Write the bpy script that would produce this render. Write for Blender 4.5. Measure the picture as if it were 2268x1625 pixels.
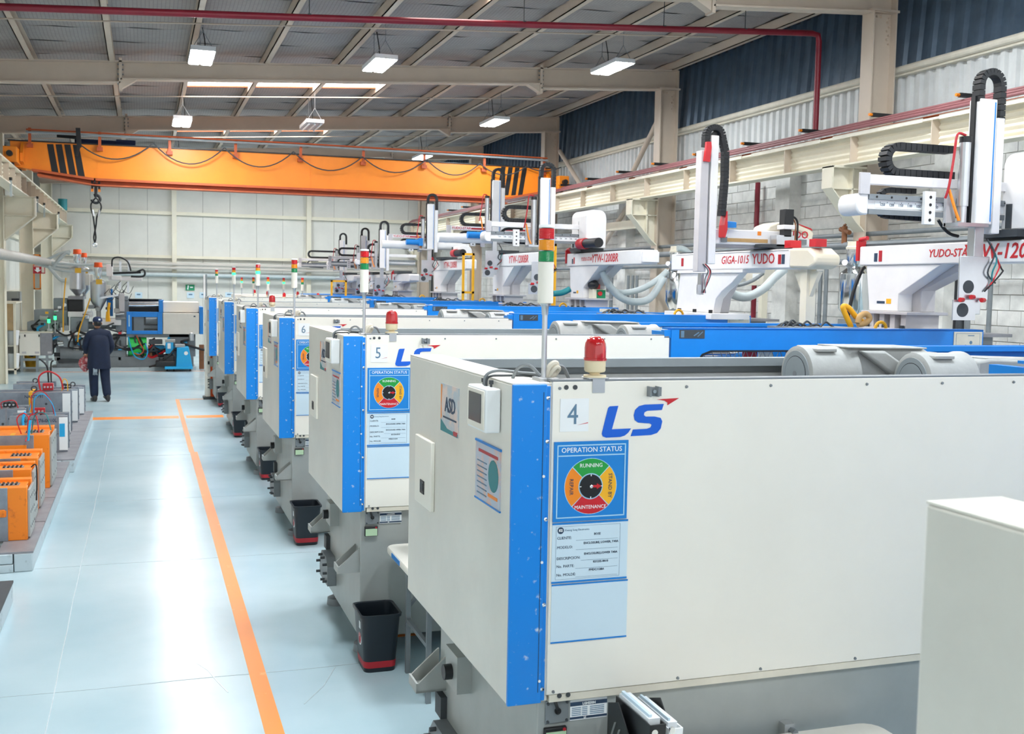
import bpy, bmesh, math, random
from mathutils import Vector, Matrix
for o in list(bpy.data.objects): bpy.data.objects.remove(o)
S = bpy.context.scene
COL = S.collection
R = math.radians
rnd = random.Random(7)

# ------------------------------------------------------------ camera
CH, FPX = 2.4, 2394.0
yaw, pit, rol = R(18.84), R(4.30), R(-1.06)
FW = Vector((math.sin(yaw)*math.cos(pit), math.cos(yaw)*math.cos(pit), -math.sin(pit)))
rt0 = Vector((math.cos(yaw), -math.sin(yaw), 0)); dn0 = FW.cross(rt0)
RT = math.cos(rol)*rt0 + math.sin(rol)*dn0
DN = -math.sin(rol)*rt0 + math.cos(rol)*dn0
CP = Vector((0, 0, CH))
cam = bpy.data.cameras.new('camera'); co = bpy.data.objects.new('camera', cam); COL.objects.link(co)
cam.sensor_width = 36; cam.lens = FPX/2268*36; cam.clip_end = 200; cam.clip_start = .05
mw = Matrix.Identity(4)
for i in range(3):
    mw[i][0] = RT[i]; mw[i][1] = -DN[i]; mw[i][2] = -FW[i]; mw[i][3] = CP[i]
co.matrix_world = mw
cam.dof.use_dof = True; cam.dof.focus_distance = 6.0; cam.dof.aperture_fstop = 7.0
S.camera = co

# ------------------------------------------------------------ world, exposure
S.view_settings.view_transform = 'Standard'; S.view_settings.look = 'None'
S.view_settings.gamma = 1; S.view_settings.use_curve_mapping = False
S.view_settings.exposure = 0.12
W = bpy.data.worlds.new('daylight'); S.world = W; W.use_nodes = True
bg = W.node_tree.nodes['Background']; bg.inputs[0].default_value = (.95, .975, 1, 1); bg.inputs[1].default_value = 1.6
LAMP_E, SKY_E = 138.0, 10.0

# ------------------------------------------------------------ survey: a sight line of the photo met with a plane of the hall
def ray(x, y): return RT*((x-1134)/FPX) + DN*((y-812.5)/FPX) + FW
def PX(x, y, X): d = ray(x, y); return CP + d*(X/d.x)
def PY(x, y, Y): d = ray(x, y); return CP + d*(Y/d.y)
def PZ(x, y, z): d = ray(x, y); return CP + d*((z-CH)/d.z)

# ------------------------------------------------------------ materials
MATS = {}
def srgb(h):
    h = h.lstrip('#'); c = [int(h[i:i+2], 16)/255 for i in (0, 2, 4)]
    return tuple(v/12.92 if v <= .04045 else ((v+.055)/1.055)**2.4 for v in c) + (1,)
def mat(name, col, rough=.5, metal=0, var=.06, scale=6., bump=0., emit=0, trans=0, col2=None, amt=None, coat=0, alpha=1, spec=.5):
    m = bpy.data.materials.new(name); m.use_nodes = True; nt = m.node_tree; b = nt.nodes['Principled BSDF']
    c = srgb(col); b.inputs['Base Color'].default_value = c
    b.inputs['Roughness'].default_value = rough; b.inputs['Metallic'].default_value = metal
    b.inputs['Transmission Weight'].default_value = trans; b.inputs['Coat Weight'].default_value = coat
    b.inputs['Alpha'].default_value = alpha; b.inputs['Specular IOR Level'].default_value = spec
    if emit:
        b.inputs['Emission Color'].default_value = c; b.inputs['Emission Strength'].default_value = emit
    if var or col2:
        tc = nt.nodes.new('ShaderNodeTexCoord'); nz = nt.nodes.new('ShaderNodeTexNoise')
        nz.inputs['Scale'].default_value = scale; nz.inputs['Detail'].default_value = 5; nz.inputs['Roughness'].default_value = .65
        nt.links.new(tc.outputs['Object'], nz.inputs['Vector'])
        rp = nt.nodes.new('ShaderNodeValToRGB'); e = rp.color_ramp.elements
        if col2:
            k = amt if amt is not None else .55
            e[0].position, e[1].position = k-.07, k+.07; e[0].color, e[1].color = c, srgb(col2)
        else:
            e[0].position, e[1].position = .3, .7
            e[0].color = tuple(v*(1-var) for v in c[:3])+(1,); e[1].color = tuple(min(1, v*(1+var)) for v in c[:3])+(1,)
        nt.links.new(nz.outputs['Fac'], rp.inputs['Fac']); nt.links.new(rp.outputs['Color'], b.inputs['Base Color'])
        if bump:
            bp = nt.nodes.new('ShaderNodeBump'); bp.inputs['Strength'].default_value = bump; bp.inputs['Distance'].default_value = .02
            nt.links.new(nz.outputs['Fac'], bp.inputs['Height']); nt.links.new(bp.outputs['Normal'], b.inputs['Normal'])
    MATS[name] = m; return m
mat('white', '#f1ede2', .38, var=.025, scale=2)
mat('whiteside', '#dedbd2', .34, var=.05, scale=3)
mat('cream', '#e6dfcb', .45, var=.05, scale=2)
mat('blue', '#0a84de', .35, var=.05, scale=3)
mat('bluewear', '#0a84de', .35, col2='#dfe6ea', amt=.70, scale=30)
mat('bluelight', '#a9d6ee', .5, var=0)
mat('boardblue', '#0f7fcf', .45, var=.03)
mat('steelgrey', '#a3a7a4', .42, metal=.15, var=.09, scale=2.5)
mat('midgrey', '#80868a', .5, metal=.2, var=.1, scale=5)
mat('darkgrey', '#3e4347', .6, var=.15)
mat('castgrey', '#a4a7a6', .55, var=.1, scale=7, bump=.15)
mat('castdark', '#8d979c', .5, var=.06)
mat('black', '#16181b', .45, var=.1)
mat('rubber', '#1b1e22', .6, var=.15)
mat('navybin', '#141d26', .38, var=.1)
mat('red', '#c8202a', .4, var=.05)
mat('redsafe', '#b3202c', .45, var=.08)
mat('pipered', '#82192c', .42, var=.1)
mat('railpink', '#8c5a5c', .55, var=.15)
mat('orange', '#f28a1c', .42, var=.06, scale=2)
mat('orangemold', '#f08418', .45, col2='#c8641a', amt=.62, scale=9)
mat('signalorange', '#f05a1c', .45, var=.05)
mat('rust', '#b5552a', .55, var=.12)
mat('beam', '#c9baa9', .5, var=.05, scale=2)
mat('beamcool', '#c4bdb4', .5, var=.05, scale=2)
mat('offwhite', '#dcd6c6', .55, var=.08)
mat('concblock', '#e0ded9', .85, var=.12, scale=5, bump=.4)
mat('mortar', '#c2bdb6', .9, var=.1, bump=.4)
mat('corrwhite', '#d6d8d8', .5, var=.09, scale=3)
mat('corrdark', '#4a5c6e', .38, metal=.2, var=.2, scale=2.5)
mat('panelwall', '#dcdad2', .55, var=.05, scale=1.5)
mat('alu', '#c9ccd0', .3, metal=.85, var=.05)
mat('duct', '#a6a39c', .5, var=.08)
mat('chrome', '#dfe2e4', .12, metal=1, var=0)
mat('robotwhite', '#e9e8e8', .4, var=.04, scale=4)
mat('robotgrey', '#c3c0c2', .42, var=.05)
mat('yellow', '#f0b020', .45, var=.06)
mat('green', '#1f9a3f', .45, var=.04)
mat('lime', '#2fd05a', .4, var=.1)
mat('cyan', '#19a6df', .4, var=.05)
mat('teal', '#1d7f86', .5, var=.08)
mat('hose', '#b9c3c4', .45, var=.08, scale=10)
mat('paper', '#eef1f2', .6, var=.02)
mat('sleeve', '#cfe3ef', .25, var=.03, scale=2)
mat('lcd', '#bcd9b4', .3, var=.04)
mat('ink', '#2a3f58', .6, var=0)
mat('inkgrey', '#5f7f98', .6, var=0)
mat('inkwhite', '#f4f7f8', .6, var=0)
mat('logoblue', '#0d5fd0', .4, var=0)
mat('woodbeige', '#c6a06a', .6, var=.15)
mat('plate', '#8d8d92', .5, metal=.3, var=.15, scale=5)
mat('moldsteel', '#8f97a1', .38, metal=.6, var=.2, scale=6)
mat('curb', '#b8c6cc', .6, col2='#7e8b90', amt=.68, scale=7)
mat('linepaint', '#f08a20', .4, col2='#f6b472', amt=.68, scale=5)
mat('jointlight', '#c2d0d5', .3, var=.1, scale=20)
mat('jointdark', '#9fb0b6', .5, var=.1, scale=20)
mat('skin', '#c08a6c', .55, var=.05)
mat('navycloth', '#0f1d36', .85, var=.18, scale=14)
mat('navycap', '#10244a', .8, var=.1)
mat('glove', '#8b98a3', .8, var=.2)
mat('lensred', '#d0141e', .18, var=0, coat=.5)
mat('lensamber', '#f39a1a', .2, var=0, coat=.5)
mat('lensgreen', '#0d8a4e', .2, var=0, coat=.5)
mat('lensgreenlit', '#2fe07a', .3, var=0, emit=3)
mat('lensamberlit', '#ffd040', .3, var=0, emit=1.2)
mat('domered', '#e01820', .12, var=0, trans=.55, coat=.6)
mat('beige', '#e8d8b4', .45, var=.03)
mat('led', '#f4fbff', .5, var=0, emit=LAMP_E)
mat('ledoff', '#b9bcc2', .4, var=0)
mat('skylight', '#fff1ea', .6, var=0, emit=SKY_E)
mat('lampbody', '#dfe3e6', .4, var=.02)
mat('screen', '#1a2230', .12, var=.5, scale=9)
mat('posterpeach', '#e4cfc6', .3, col2='#b8c4cc', amt=.5, scale=10)
mat('posterbluish', '#b7c5d6', .25, col2='#e6b9a4', amt=.56, scale=9)
mat('exitgreen', '#1f8f62', .5, var=0)
mat('brown', '#8a5a3a', .7, var=.2)
mat('maskyellow', '#e0b030', .5, var=.1)
mat('glassclear', '#cdd8da', .08, trans=.9, var=0, alpha=.25)
mat('ragred', '#b24a50', .9, col2='#d9b8b8', amt=.55, scale=30)

# floor paint: pale grey-blue epoxy, glossy, scuffed
def floor_mat():
    m = bpy.data.materials.new('floorpaint'); m.use_nodes = True; nt = m.node_tree; b = nt.nodes['Principled BSDF']
    tc = nt.nodes.new('ShaderNodeTexCoord')
    n1 = nt.nodes.new('ShaderNodeTexNoise'); n1.inputs['Scale'].default_value = .7; n1.inputs['Detail'].default_value = 6
    n2 = nt.nodes.new('ShaderNodeTexNoise'); n2.inputs['Scale'].default_value = 2.2; n2.inputs['Detail'].default_value = 3
    for n in (n1, n2): nt.links.new(tc.outputs['Object'], n.inputs['Vector'])
    rp = nt.nodes.new('ShaderNodeValToRGB'); e = rp.color_ramp.elements
    e[0].position, e[1].position = .3, .72; e[0].color, e[1].color = srgb('#a2bdc7'), srgb('#bed2d9')
    nt.links.new(n1.outputs['Fac'], rp.inputs['Fac']); nt.links.new(rp.outputs['Color'], b.inputs['Base Color'])
    mr = nt.nodes.new('ShaderNodeMapRange'); mr.inputs[3].default_value = .2; mr.inputs[4].default_value = .27
    nt.links.new(n2.outputs['Fac'], mr.inputs[0]); nt.links.new(mr.outputs[0], b.inputs['Roughness'])
    b.inputs['Specular IOR Level'].default_value = .34
    MATS['floorpaint'] = m
floor_mat()
# roof underside: grey insulation with a fine wire grid
def roof_mat():
    m = bpy.data.materials.new('roofnet'); m.use_nodes = True; nt = m.node_tree; b = nt.nodes['Principled BSDF']
    tc = nt.nodes.new('ShaderNodeTexCoord'); br = nt.nodes.new('ShaderNodeTexBrick')
    br.offset = 0; br.inputs['Scale'].default_value = 1; br.inputs['Brick Width'].default_value = .055; br.inputs['Row Height'].default_value = .055
    br.inputs['Mortar Size'].default_value = .005
    br.inputs['Color1'].default_value = srgb('#b2aca9'); br.inputs['Color2'].default_value = srgb('#aaa4a2'); br.inputs['Mortar'].default_value = srgb('#928c8a')
    nz = nt.nodes.new('ShaderNodeTexNoise'); nz.inputs['Scale'].default_value = 1.2; nz.inputs['Detail'].default_value = 4
    mx = nt.nodes.new('ShaderNodeMix'); mx.data_type = 'RGBA'; mx.blend_type = 'MULTIPLY'; mx.inputs[0].default_value = .35
    nt.links.new(tc.outputs['Object'], br.inputs['Vector']); nt.links.new(tc.outputs['Object'], nz.inputs['Vector'])
    nt.links.new(br.outputs['Color'], mx.inputs[6]); nt.links.new(nz.outputs['Fac'], mx.inputs[7]); nt.links.new(mx.outputs[2], b.inputs['Base Color'])
    b.inputs['Roughness'].default_value = .6
    MATS['roofnet'] = m
roof_mat()

# ------------------------------------------------------------ mesh builder
class MB:
    def __init__(s): s.v = []; s.f = []
    def add(s, vs, fs):
        n = len(s.v); s.v += [tuple(p) for p in vs]; s.f += [tuple(i+n for i in f) for f in fs]; return s
    def box(s, x0, x1, y0, y1, z0, z1):
        return s.add([(x0,y0,z0),(x1,y0,z0),(x1,y1,z0),(x0,y1,z0),(x0,y0,z1),(x1,y0,z1),(x1,y1,z1),(x0,y1,z1)],
                     [(0,3,2,1),(4,5,6,7),(0,1,5,4),(1,2,6,5),(2,3,7,6),(3,0,4,7)])
    def prism(s, pts, ax, a, b):
        n = len(pts)
        def P(p, t): return {'x': (t, p[0], p[1]), 'y': (p[0], t, p[1]), 'z': (p[0], p[1], t)}[ax]
        vs = [P(p, a) for p in pts]+[P(p, b) for p in pts]
        return s.add(vs, [tuple(range(n)), tuple(range(2*n-1, n-1, -1))]+[(i, (i+1) % n, n+(i+1) % n, n+i) for i in range(n)])
    def cyl(s, p0, p1, r0, r1=None, n=16):
        p0, p1 = Vector(p0), Vector(p1); r1 = r0 if r1 is None else r1
        d = (p1-p0).normalized(); u = d.orthogonal().normalized(); w = d.cross(u); vs = []
        for p, r in ((p0, r0), (p1, r1)):
            for i in range(n):
                a = 2*math.pi*i/n; vs.append(p+u*(r*math.cos(a))+w*(r*math.sin(a)))
        return s.add(vs, [tuple(range(n)), tuple(range(2*n-1, n-1, -1))]+[(i, (i+1) % n, n+(i+1) % n, n+i) for i in range(n)])
    def bar(s, p0, p1, w, h, up=(0, 0, 1)):
        p0, p1 = Vector(p0), Vector(p1); d = (p1-p0).normalized(); u = d.cross(Vector(up))
        u = u.normalized() if u.length > 1e-5 else Vector((1, 0, 0)); q = u.cross(d).normalized(); u *= w/2; q *= h/2
        return s.add([p0-u-q, p0+u-q, p0+u+q, p0-u+q, p1-u-q, p1+u-q, p1+u+q, p1-u+q],
                     [(0,1,2,3),(7,6,5,4),(0,4,5,1),(1,5,6,2),(2,6,7,3),(3,7,4,0)])
    def sweep(s, pts, sec, up=None, closed=False):
        """sweep a section [(a,b)..] along pts; up fixes the b axis side (a along 'up' vector when given)"""
        pts = [Vector(p) for p in pts]; n = len(pts); k = len(sec); vs = []; u = None
        for i in range(n):
            d = (pts[min(i+1, n-1)]-pts[max(i-1, 0)]).normalized()
            if up is not None: u = Vector(up)-d*d.dot(Vector(up)); u.normalize()
            elif u is None: u = d.orthogonal().normalized()
            else: u = (u-d*d.dot(u)).normalized()
            w = d.cross(u)
            vs += [pts[i]+u*a+w*b for a, b in sec]
        fs = [tuple(range(k)), tuple(range(n*k-1, n*k-k-1, -1))]
        for i in range(n-1):
            for j in range(k): fs.append((i*k+j, i*k+(j+1) % k, (i+1)*k+(j+1) % k, (i+1)*k+j))
        return s.add(vs, fs)
    def tube(s, pts, r, n=8):
        return s.sweep(pts, [(r*math.cos(2*math.pi*i/n), r*math.sin(2*math.pi*i/n)) for i in range(n)])
    def lathe(s, prof, c=(0, 0, 0), n=20, ax='z'):
        vs = []
        for r, h in prof:
            for i in range(n):
                a = 2*math.pi*i/n; q = (r*math.cos(a), r*math.sin(a))
                p = {'z': (q[0], q[1], h), 'x': (h, q[0], q[1]), 'y': (q[0], h, q[1])}[ax]
                vs.append((p[0]+c[0], p[1]+c[1], p[2]+c[2]))
        m = len(prof)
        fs = [tuple(range(n)), tuple(range(m*n-1, m*n-n-1, -1))]
        for j in range(m-1):
            for i in range(n): fs.append((j*n+i, j*n+(i+1) % n, (j+1)*n+(i+1) % n, (j+1)*n+i))
        return s.add(vs, fs)
    def grid(s, f, nu, nv):
        vs = [f(i/nu, j/nv) for j in range(nv+1) for i in range(nu+1)]
        return s.add(vs, [(j*(nu+1)+i, j*(nu+1)+i+1, (j+1)*(nu+1)+i+1, (j+1)*(nu+1)+i) for j in range(nv) for i in range(nu)])
    def mesh(s, name, m, org=(0, 0, 0), smooth=False):
        me = bpy.data.meshes.new(name); o = Vector(org)
        me.from_pydata([tuple(Vector(p)-o) for p in s.v], [], s.f)
        bm = bmesh.new(); bm.from_mesh(me); bmesh.ops.recalc_face_normals(bm, faces=bm.faces); bm.to_mesh(me); bm.free()
        if smooth:
            me.polygons.foreach_set('use_smooth', [True]*len(me.polygons)); me.set_sharp_from_angle(angle=R(38))
        me.materials.append(MATS[m]); me.update(); return me

ORG = {}
def org(o): return ORG.get(o.name, Vector((0, 0, 0)))
def setp(o, label=None, cat=None, group=None, kind=None):
    if label: o['label'] = label
    if cat: o['category'] = cat
    if group: o['group'] = group
    if kind: o['kind'] = kind
    return o
def thing(name, loc, label=None, cat=None, group=None, kind=None):
    o = bpy.data.objects.new(name, None); COL.objects.link(o); o.location = loc; o.empty_display_size = .1
    ORG[o.name] = Vector(loc); return setp(o, label, cat, group, kind)
def part(par, name, mb, m, smooth=False, bev=0, label=None, kind=None):
    """mb is in hall coordinates; the part hangs under its thing"""
    og = org(par) if par else Vector((0, 0, 0))
    me = mb if isinstance(mb, bpy.types.Mesh) else mb.mesh(name, m, og, smooth or bev > 0)
    o = bpy.data.objects.new(name, me); COL.objects.link(o)
    if par: o.parent = par; ORG[o.name] = og
    if bev:
        b = o.modifiers.new('bevel', 'BEVEL'); b.width = bev; b.segments = 2; b.limit_method = 'ANGLE'; b.angle_limit = R(40)
    return setp(o, label, None, None, kind)
def single(name, mb, m, label=None, cat=None, group=None, kind=None, smooth=False, bev=0, at=None):
    """a thing that is one mesh; its origin stands at its base"""
    if at is None:
        n = len(mb.v); at = (sum(p[0] for p in mb.v)/n, sum(p[1] for p in mb.v)/n, min(p[2] for p in mb.v))
    me = mb.mesh(name, m, at, smooth or bev > 0); o = bpy.data.objects.new(name, me); COL.objects.link(o); o.location = at; ORG[o.name] = Vector(at)
    if bev:
        b = o.modifiers.new('bevel', 'BEVEL'); b.width = bev; b.segments = 2; b.limit_method = 'ANGLE'; b.angle_limit = R(40)
    return setp(o, label, cat, group, kind)
def kids(o): return list(o.children)
def dup(root, loc, label, skip=()):
    r = root.copy(); COL.objects.link(r); r.location = loc; r['label'] = label; ORG[r.name] = Vector(loc)
    for c in kids(root):
        if c.name.split('.')[0] in skip: continue
        d = c.copy(); COL.objects.link(d); d.parent = r; ORG[d.name] = Vector(loc)
        for g in kids(c):
            if g.name.split('.')[0] in skip: continue
            h = g.copy(); COL.objects.link(h); h.parent = d; ORG[h.name] = Vector(loc)
    return r
def lettering(par, name, txt, m, loc, size, right=(1, 0, 0), up=(0, 0, 1), align='CENTER', shear=0, bold=0, sx=1):
    cu = bpy.data.curves.new(name, 'FONT'); cu.body = txt; cu.size = size; cu.align_x = align; cu.align_y = 'CENTER'
    cu.shear = shear; cu.offset = bold; cu.extrude = .0009; cu.resolution_u = 2
    ob = bpy.data.objects.new('t', cu); me = bpy.data.meshes.new_from_object(ob)
    bpy.data.objects.remove(ob); bpy.data.curves.remove(cu)
    r_, u_ = Vector(right), Vector(up); n_ = r_.cross(u_); L = Vector(loc)-org(par)
    for v in me.vertices: c = v.co.copy(); v.co = L+r_*(c.x*sx)+u_*c.y+n_*c.z
    me.name = name; me.materials.clear(); me.materials.append(MATS[m]); me.update()
    o = bpy.data.objects.new(name, me); COL.objects.link(o); o.parent = par; ORG[o.name] = org(par)
    return o
def arc(c, r, a0, a1, n, u=(1, 0, 0), w=(0, 0, 1)):
    u, w = Vector(u), Vector(w)
    return [Vector(c)+u*(r*math.cos(R(a0+(a1-a0)*i/n)))+w*(r*math.sin(R(a0+(a1-a0)*i/n))) for i in range(n+1)]
def smoothpts(ps, n=6):
    ps = [Vector(p) for p in ps]; out = []
    for i in range(len(ps)-1):
        p0, p1, p2, p3 = ps[max(i-1, 0)], ps[i], ps[i+1], ps[min(i+2, len(ps)-1)]
        for k in range(n):
            t = k/n; out.append(.5*((2*p1)+(p2-p0)*t+(2*p0-5*p1+4*p2-p3)*t*t+(3*p1-p0-3*p2+p3)*t**3))
    return out+[ps[-1]]
ORD = ['first', 'second', 'third', 'fourth', 'fifth', 'sixth', 'seventh', 'eighth', 'ninth', 'tenth', 'eleventh', 'twelfth', 'thirteenth', 'fourteenth', 'fifteenth', 'sixteenth']
# ============================================================ the hall
XL, XR, Y0, Y1 = -3.6, 10.4, -9.0, 40.3
def zr(x): return 6.75+.0655*(x-10.1)            # top of the rafters: the roof climbs to the right
fl_ = single('floor', MB().box(XL-.3, XR+.3, Y0, Y1+.3, -.1, 0), 'floorpaint', kind='structure', at=(0, 0, 0))
fl_['label'] = 'pale grey-blue glossy painted concrete floor of the hall'
# construction joints and scars in the paint
part(fl_, 'joint', MB().sweep([(-.51+.002*math.sin(i*1.7)+.004*math.sin(i*.3), 3.5+i*.36, .0012) for i in range(41)], [(-.003, -.0008), (.003, -.0008), (.003, .0008), (-.003, .0008)], up=(1, 0, 0)), 'jointlight')
for yy in (6.62, 9.55, 12.3, 15.4, 18.3, 24.5, 27.5):
    part(fl_, 'joint', MB().sweep([(-3.4+i*.24, yy+.008*math.sin(i*1.3+yy), .0008) for i in range(22)], [(-.003, -.0006), (.003, -.0006), (.003, .0006), (-.003, .0006)], up=(0, 1, 0)), 'jointdark')
part(fl_, 'joint', MB().sweep([(.30, 6.9, .0008), (.36, 6.75, .0008), (.40, 6.55, .0008), (.45, 6.35, .0008)], [(-.003, -.0006), (.003, -.0006), (.003, .0006), (-.003, .0006)], up=(1, 0, 0)), 'jointlight')
part(fl_, 'joint', MB().sweep([(.85, 6.05, .0008), (1.0, 6.3, .0008), (1.12, 6.6, .0008)], [(-.003, -.0006), (.003, -.0006), (.003, .0006), (-.003, .0006)], up=(1, 0, 0)), 'jointdark')
def stripe(x0, x1, y0, y1, lab):
    o = single('floor_line', MB().box(x0, x1, y0, y1, 0, .002), 'linepaint', kind='structure', at=((x0+x1)/2, (y0+y1)/2, 0)); o['label'] = lab
stripe(.595, .695, 3.0, 15.6, 'long orange line painted along the aisle beside the machines')
stripe(.585, .655, 15.6, 22.55, 'faded far end of the orange aisle line')
stripe(-.85, .565, 19.5, 19.85, 'wide orange line painted across the aisle left of the long line')
stripe(.69, 1.32, 19.5, 19.85, 'wide orange line painted across the aisle by the machine feet')
stripe(.585, 1.6, 22.55, 22.62, 'thin orange line branching off to the far machines')
stripe(-2.4, 1.9, 29.55, 29.62, 'thin orange line on the floor before the far machine')
stripe(1.45, 1.75, 7.06, 7.14, 'short yellow-orange floor mark beside the black bin')

# --- rafters and columns
for yb in (13.25, 19.9, 26.5, 33.1, 39.8):
    far = ['first', 'second', 'third', 'fourth', 'last'][(13.25, 19.9, 26.5, 33.1, 39.8).index(yb)]
    t = thing('roof_beam', (3.4, yb, 6.0), far+' big rafter beam across the hall counted from the camera', None, None, 'structure')
    for nm, xa, xb, d in (('left_section', -3.3, -.35, .35), ('middle_section', -.35, 7.25, .29), ('right_section', 7.25, 10.16, .37)):
        b = MB().prism([(xa, zr(xa)), (xb, zr(xb)), (xb, zr(xb)-d), (xa, zr(xa)-d)], 'y', yb-.008, yb+.008)
        for dz in (0, -d): b.prism([(xa, zr(xa)+dz-.012), (xb, zr(xb)+dz-.012), (xb, zr(xb)+dz+.012), (xa, zr(xa)+dz+.012)], 'y', yb-.1, yb+.1)
        part(t, nm, b, 'beam')
    for xs, sg in ((-.35, 1), (7.25, -1)):
        z = zr(xs)
        part(t, 'splice_plate', MB().box(xs-.025, xs+.025, yb-.1, yb+.1, z-.47, z+.06), 'beam')
        part(t, 'haunch', MB().prism([(xs, z-.27), (xs+sg*.3, z-.28+sg*.3*.0655), (xs, z-.46)], 'y', yb-.08, yb+.08), 'beam')
        for k in range(5):
            part(t, 'bolt', MB().cyl((xs-.05, yb-.06, z-.05-.08*k), (xs+.05, yb-.06, z-.05-.08*k), .014, n=6), 'midgrey')
    # right column
    c = thing('column', (9.97, yb, 0), far+' beige steel column along the right wall', None, None, 'structure')
    zt = zr(10)-.36
    part(c, 'flange', MB().box(9.77, 9.79, yb-.13, yb+.13, 0, zt), 'beam')
    part(c, 'flange', MB().box(10.15, 10.17, yb-.13, yb+.13, 0, zt+.36), 'beam')
    part(c, 'web', MB().box(9.79, 10.15, yb-.012, yb+.012, 0, zt), 'beam')
    part(c, 'cap_plate', MB().box(9.74, 10.2, yb-.14, yb+.14, zt-.02, zt+.012), 'beam')
    for k in range(7):
        part(c, 'bolt', MB().cyl((10.11 - .03*(k % 2), yb-.05, zt-.08-.06*k), (10.11-.03*(k % 2), yb-.01, zt-.08-.06*k), .016, n=6), 'beam')
    for k in range(2):
        part(c, 'bolt', MB().cyl((9.9+.07*k, yb-.05, zt-.07), (9.9+.07*k, yb-.01, zt-.07), .016, n=6), 'beam')
    # corbel carrying the crane rail
    b = MB().prism([(9.77, 4.17), (9.22, 4.17), (9.22, 3.86), (9.62, 3.42), (9.77, 3.3)], 'y', yb-.012, yb+.012)
    part(c, 'corbel', b, 'cream')
    part(c, 'corbel_flange', MB().box(9.19, 9.22, yb-.12, yb+.12, 3.86, 4.17).box(9.19, 9.77, yb-.12, yb+.12, 4.15, 4.18).prism([(9.2, 3.86), (9.215, 3.86), (9.64, 3.4), (9.77, 3.28), (9.77, 3.26), (9.62, 3.39)], 'y', yb-.12, yb+.12), 'cream')
    part(c, 'stiffener', MB().box(9.22, 9.77, yb-.1, yb+.1, 3.85, 3.87).box(9.55, 9.57, yb-.1, yb+.1, 3.5, 4.15), 'cream')
    # left column with its corbel
    if yb > 14:
        c = thing('column', (-3.1, yb, 0), far+' steel column along the left wall', None, None, 'structure')
        zt = zr(-3)-.35
        part(c, 'flange', MB().box(-2.93, -2.91, yb-.13, yb+.13, 0, zt), 'cream')
        part(c, 'flange', MB().box(-3.27, -3.25, yb-.13, yb+.13, 0, zt), 'cream')
        part(c, 'web', MB().box(-3.25, -2.93, yb-.012, yb+.012, 0, zt), 'cream')
        part(c, 'corbel', MB().prism([(-2.91, 4.17), (-2.3, 4.17), (-2.3, 3.75), (-2.91, 3.22)], 'y', yb-.012, yb+.012), 'cream')
        part(c, 'corbel_flange', MB().box(-2.3, -2.27, yb-.13, yb+.13, 3.75, 4.17).box(-2.91, -2.27, yb-.13, yb+.13, 4.15, 4.18).prism([(-2.3, 3.75), (-2.28, 3.74), (-2.91, 3.19), (-2.91, 3.22)], 'y', yb-.13, yb+.13), 'cream')
        part(c, 'stiffener', MB().box(-2.91, -2.3, yb-.1, yb+.1, 3.74, 3.76), 'cream')
# --- purlins
px_ = [-3.05, -1.75, -.5, .77, 2.07, 3.38, 4.7, 6.05, 7.4, 8.73, 10.05]
for i, x in enumerate(px_):
    z = zr(x)
    b = MB().box(x-.04, x-.025, Y0, Y1, z, z+.17).box(x-.04, x+.055, Y0, Y1, z, z+.012).box(x-.04, x+.055, Y0, Y1, z+.158, z+.17)
    o = single('roof_purlin', b, 'beam', kind='structure', at=(x, 20, z)); o['label'] = '%s cream steel roof purlin from the left wall' % ORD[i]
    for yb in (13.25, 19.9, 26.5, 33.1):
        part(o, 'cleat', MB().box(x+.0, x+.012, yb-.06, yb+.06, z, z+.15), 'beam')
# --- roof sheets: lengths of insulation that sag between the purlins
ceil = thing('ceiling', (3.4, 20, 6.6), 'grey sheeted roof underside with wire netting', None, None, 'structure')
SW = 1.06
me0 = {}
for k in range(46):
    ya = Y0+k*SW+.6
    b = MB().grid(lambda u, v: (XL+(XR-XL)*u, ya+SW*v, zr(XL+(XR-XL)*u)+.19-.03*math.sin(math.pi*v)**2-.012*math.sin(u*71+k*1.3)), 48, 4)
    part(ceil, 'roof_sheet', b, 'roofnet', smooth=True)
part(ceil, 'light_seal_plate', MB().prism([(XL-.2, zr(XL)+.22), (XR+.4, zr(XR)+.22), (XR+.4, zr(XR)+.3), (XL-.2, zr(XL)+.3)], 'y', Y0, Y1+.3), 'midgrey')  # unseen opaque plate added over the sheets to stop daylight leaking in
# translucent roof lights, in rows behind the rafters
def skylight(xa, xb, ya, yb, lab):
    d = .015
    t = thing('skylight', ((xa+xb)/2, (ya+yb)/2, zr((xa+xb)/2)+.1), lab, None, None, 'structure')
    part(t, 'pane', MB().prism([(xa, zr(xa)+.125), (xb, zr(xb)+.125), (xb, zr(xb)+.14), (xa, zr(xa)+.14)], 'y', ya, yb), 'skylight')
    part(t, 'frame', MB().prism([(xa, zr(xa)+.1), (xb, zr(xb)+.1), (xb, zr(xb)+.15), (xa, zr(xa)+.15)], 'y', ya-.05, ya).prism([(xa, zr(xa)+.1), (xb, zr(xb)+.1), (xb, zr(xb)+.15), (xa, zr(xa)+.15)], 'y', yb, yb+.05), 'rust')
bays = [(.82, 2.03), (2.12, 3.34), (3.43, 4.66)]
for row, (ya, yb) in enumerate(((21.6, 22.9), (28.3, 29.9), (15.2, 16.4), (7.5, 9.0))):
    for j, (xa, xb) in enumerate(bays):
        if row == 2: xa, xb, ya, yb = xa+2.65 if j == 0 else xa+9, xb+2.65 if j == 0 else xb+9, 14.25, 14.95
        if xa > 9: continue
        skylight(xa, xb, ya, yb, '%s bright roof light pane in the %s row' % (['left', 'middle', 'right'][j], ['second', 'far', 'first', 'nearest'][row]))
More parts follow.
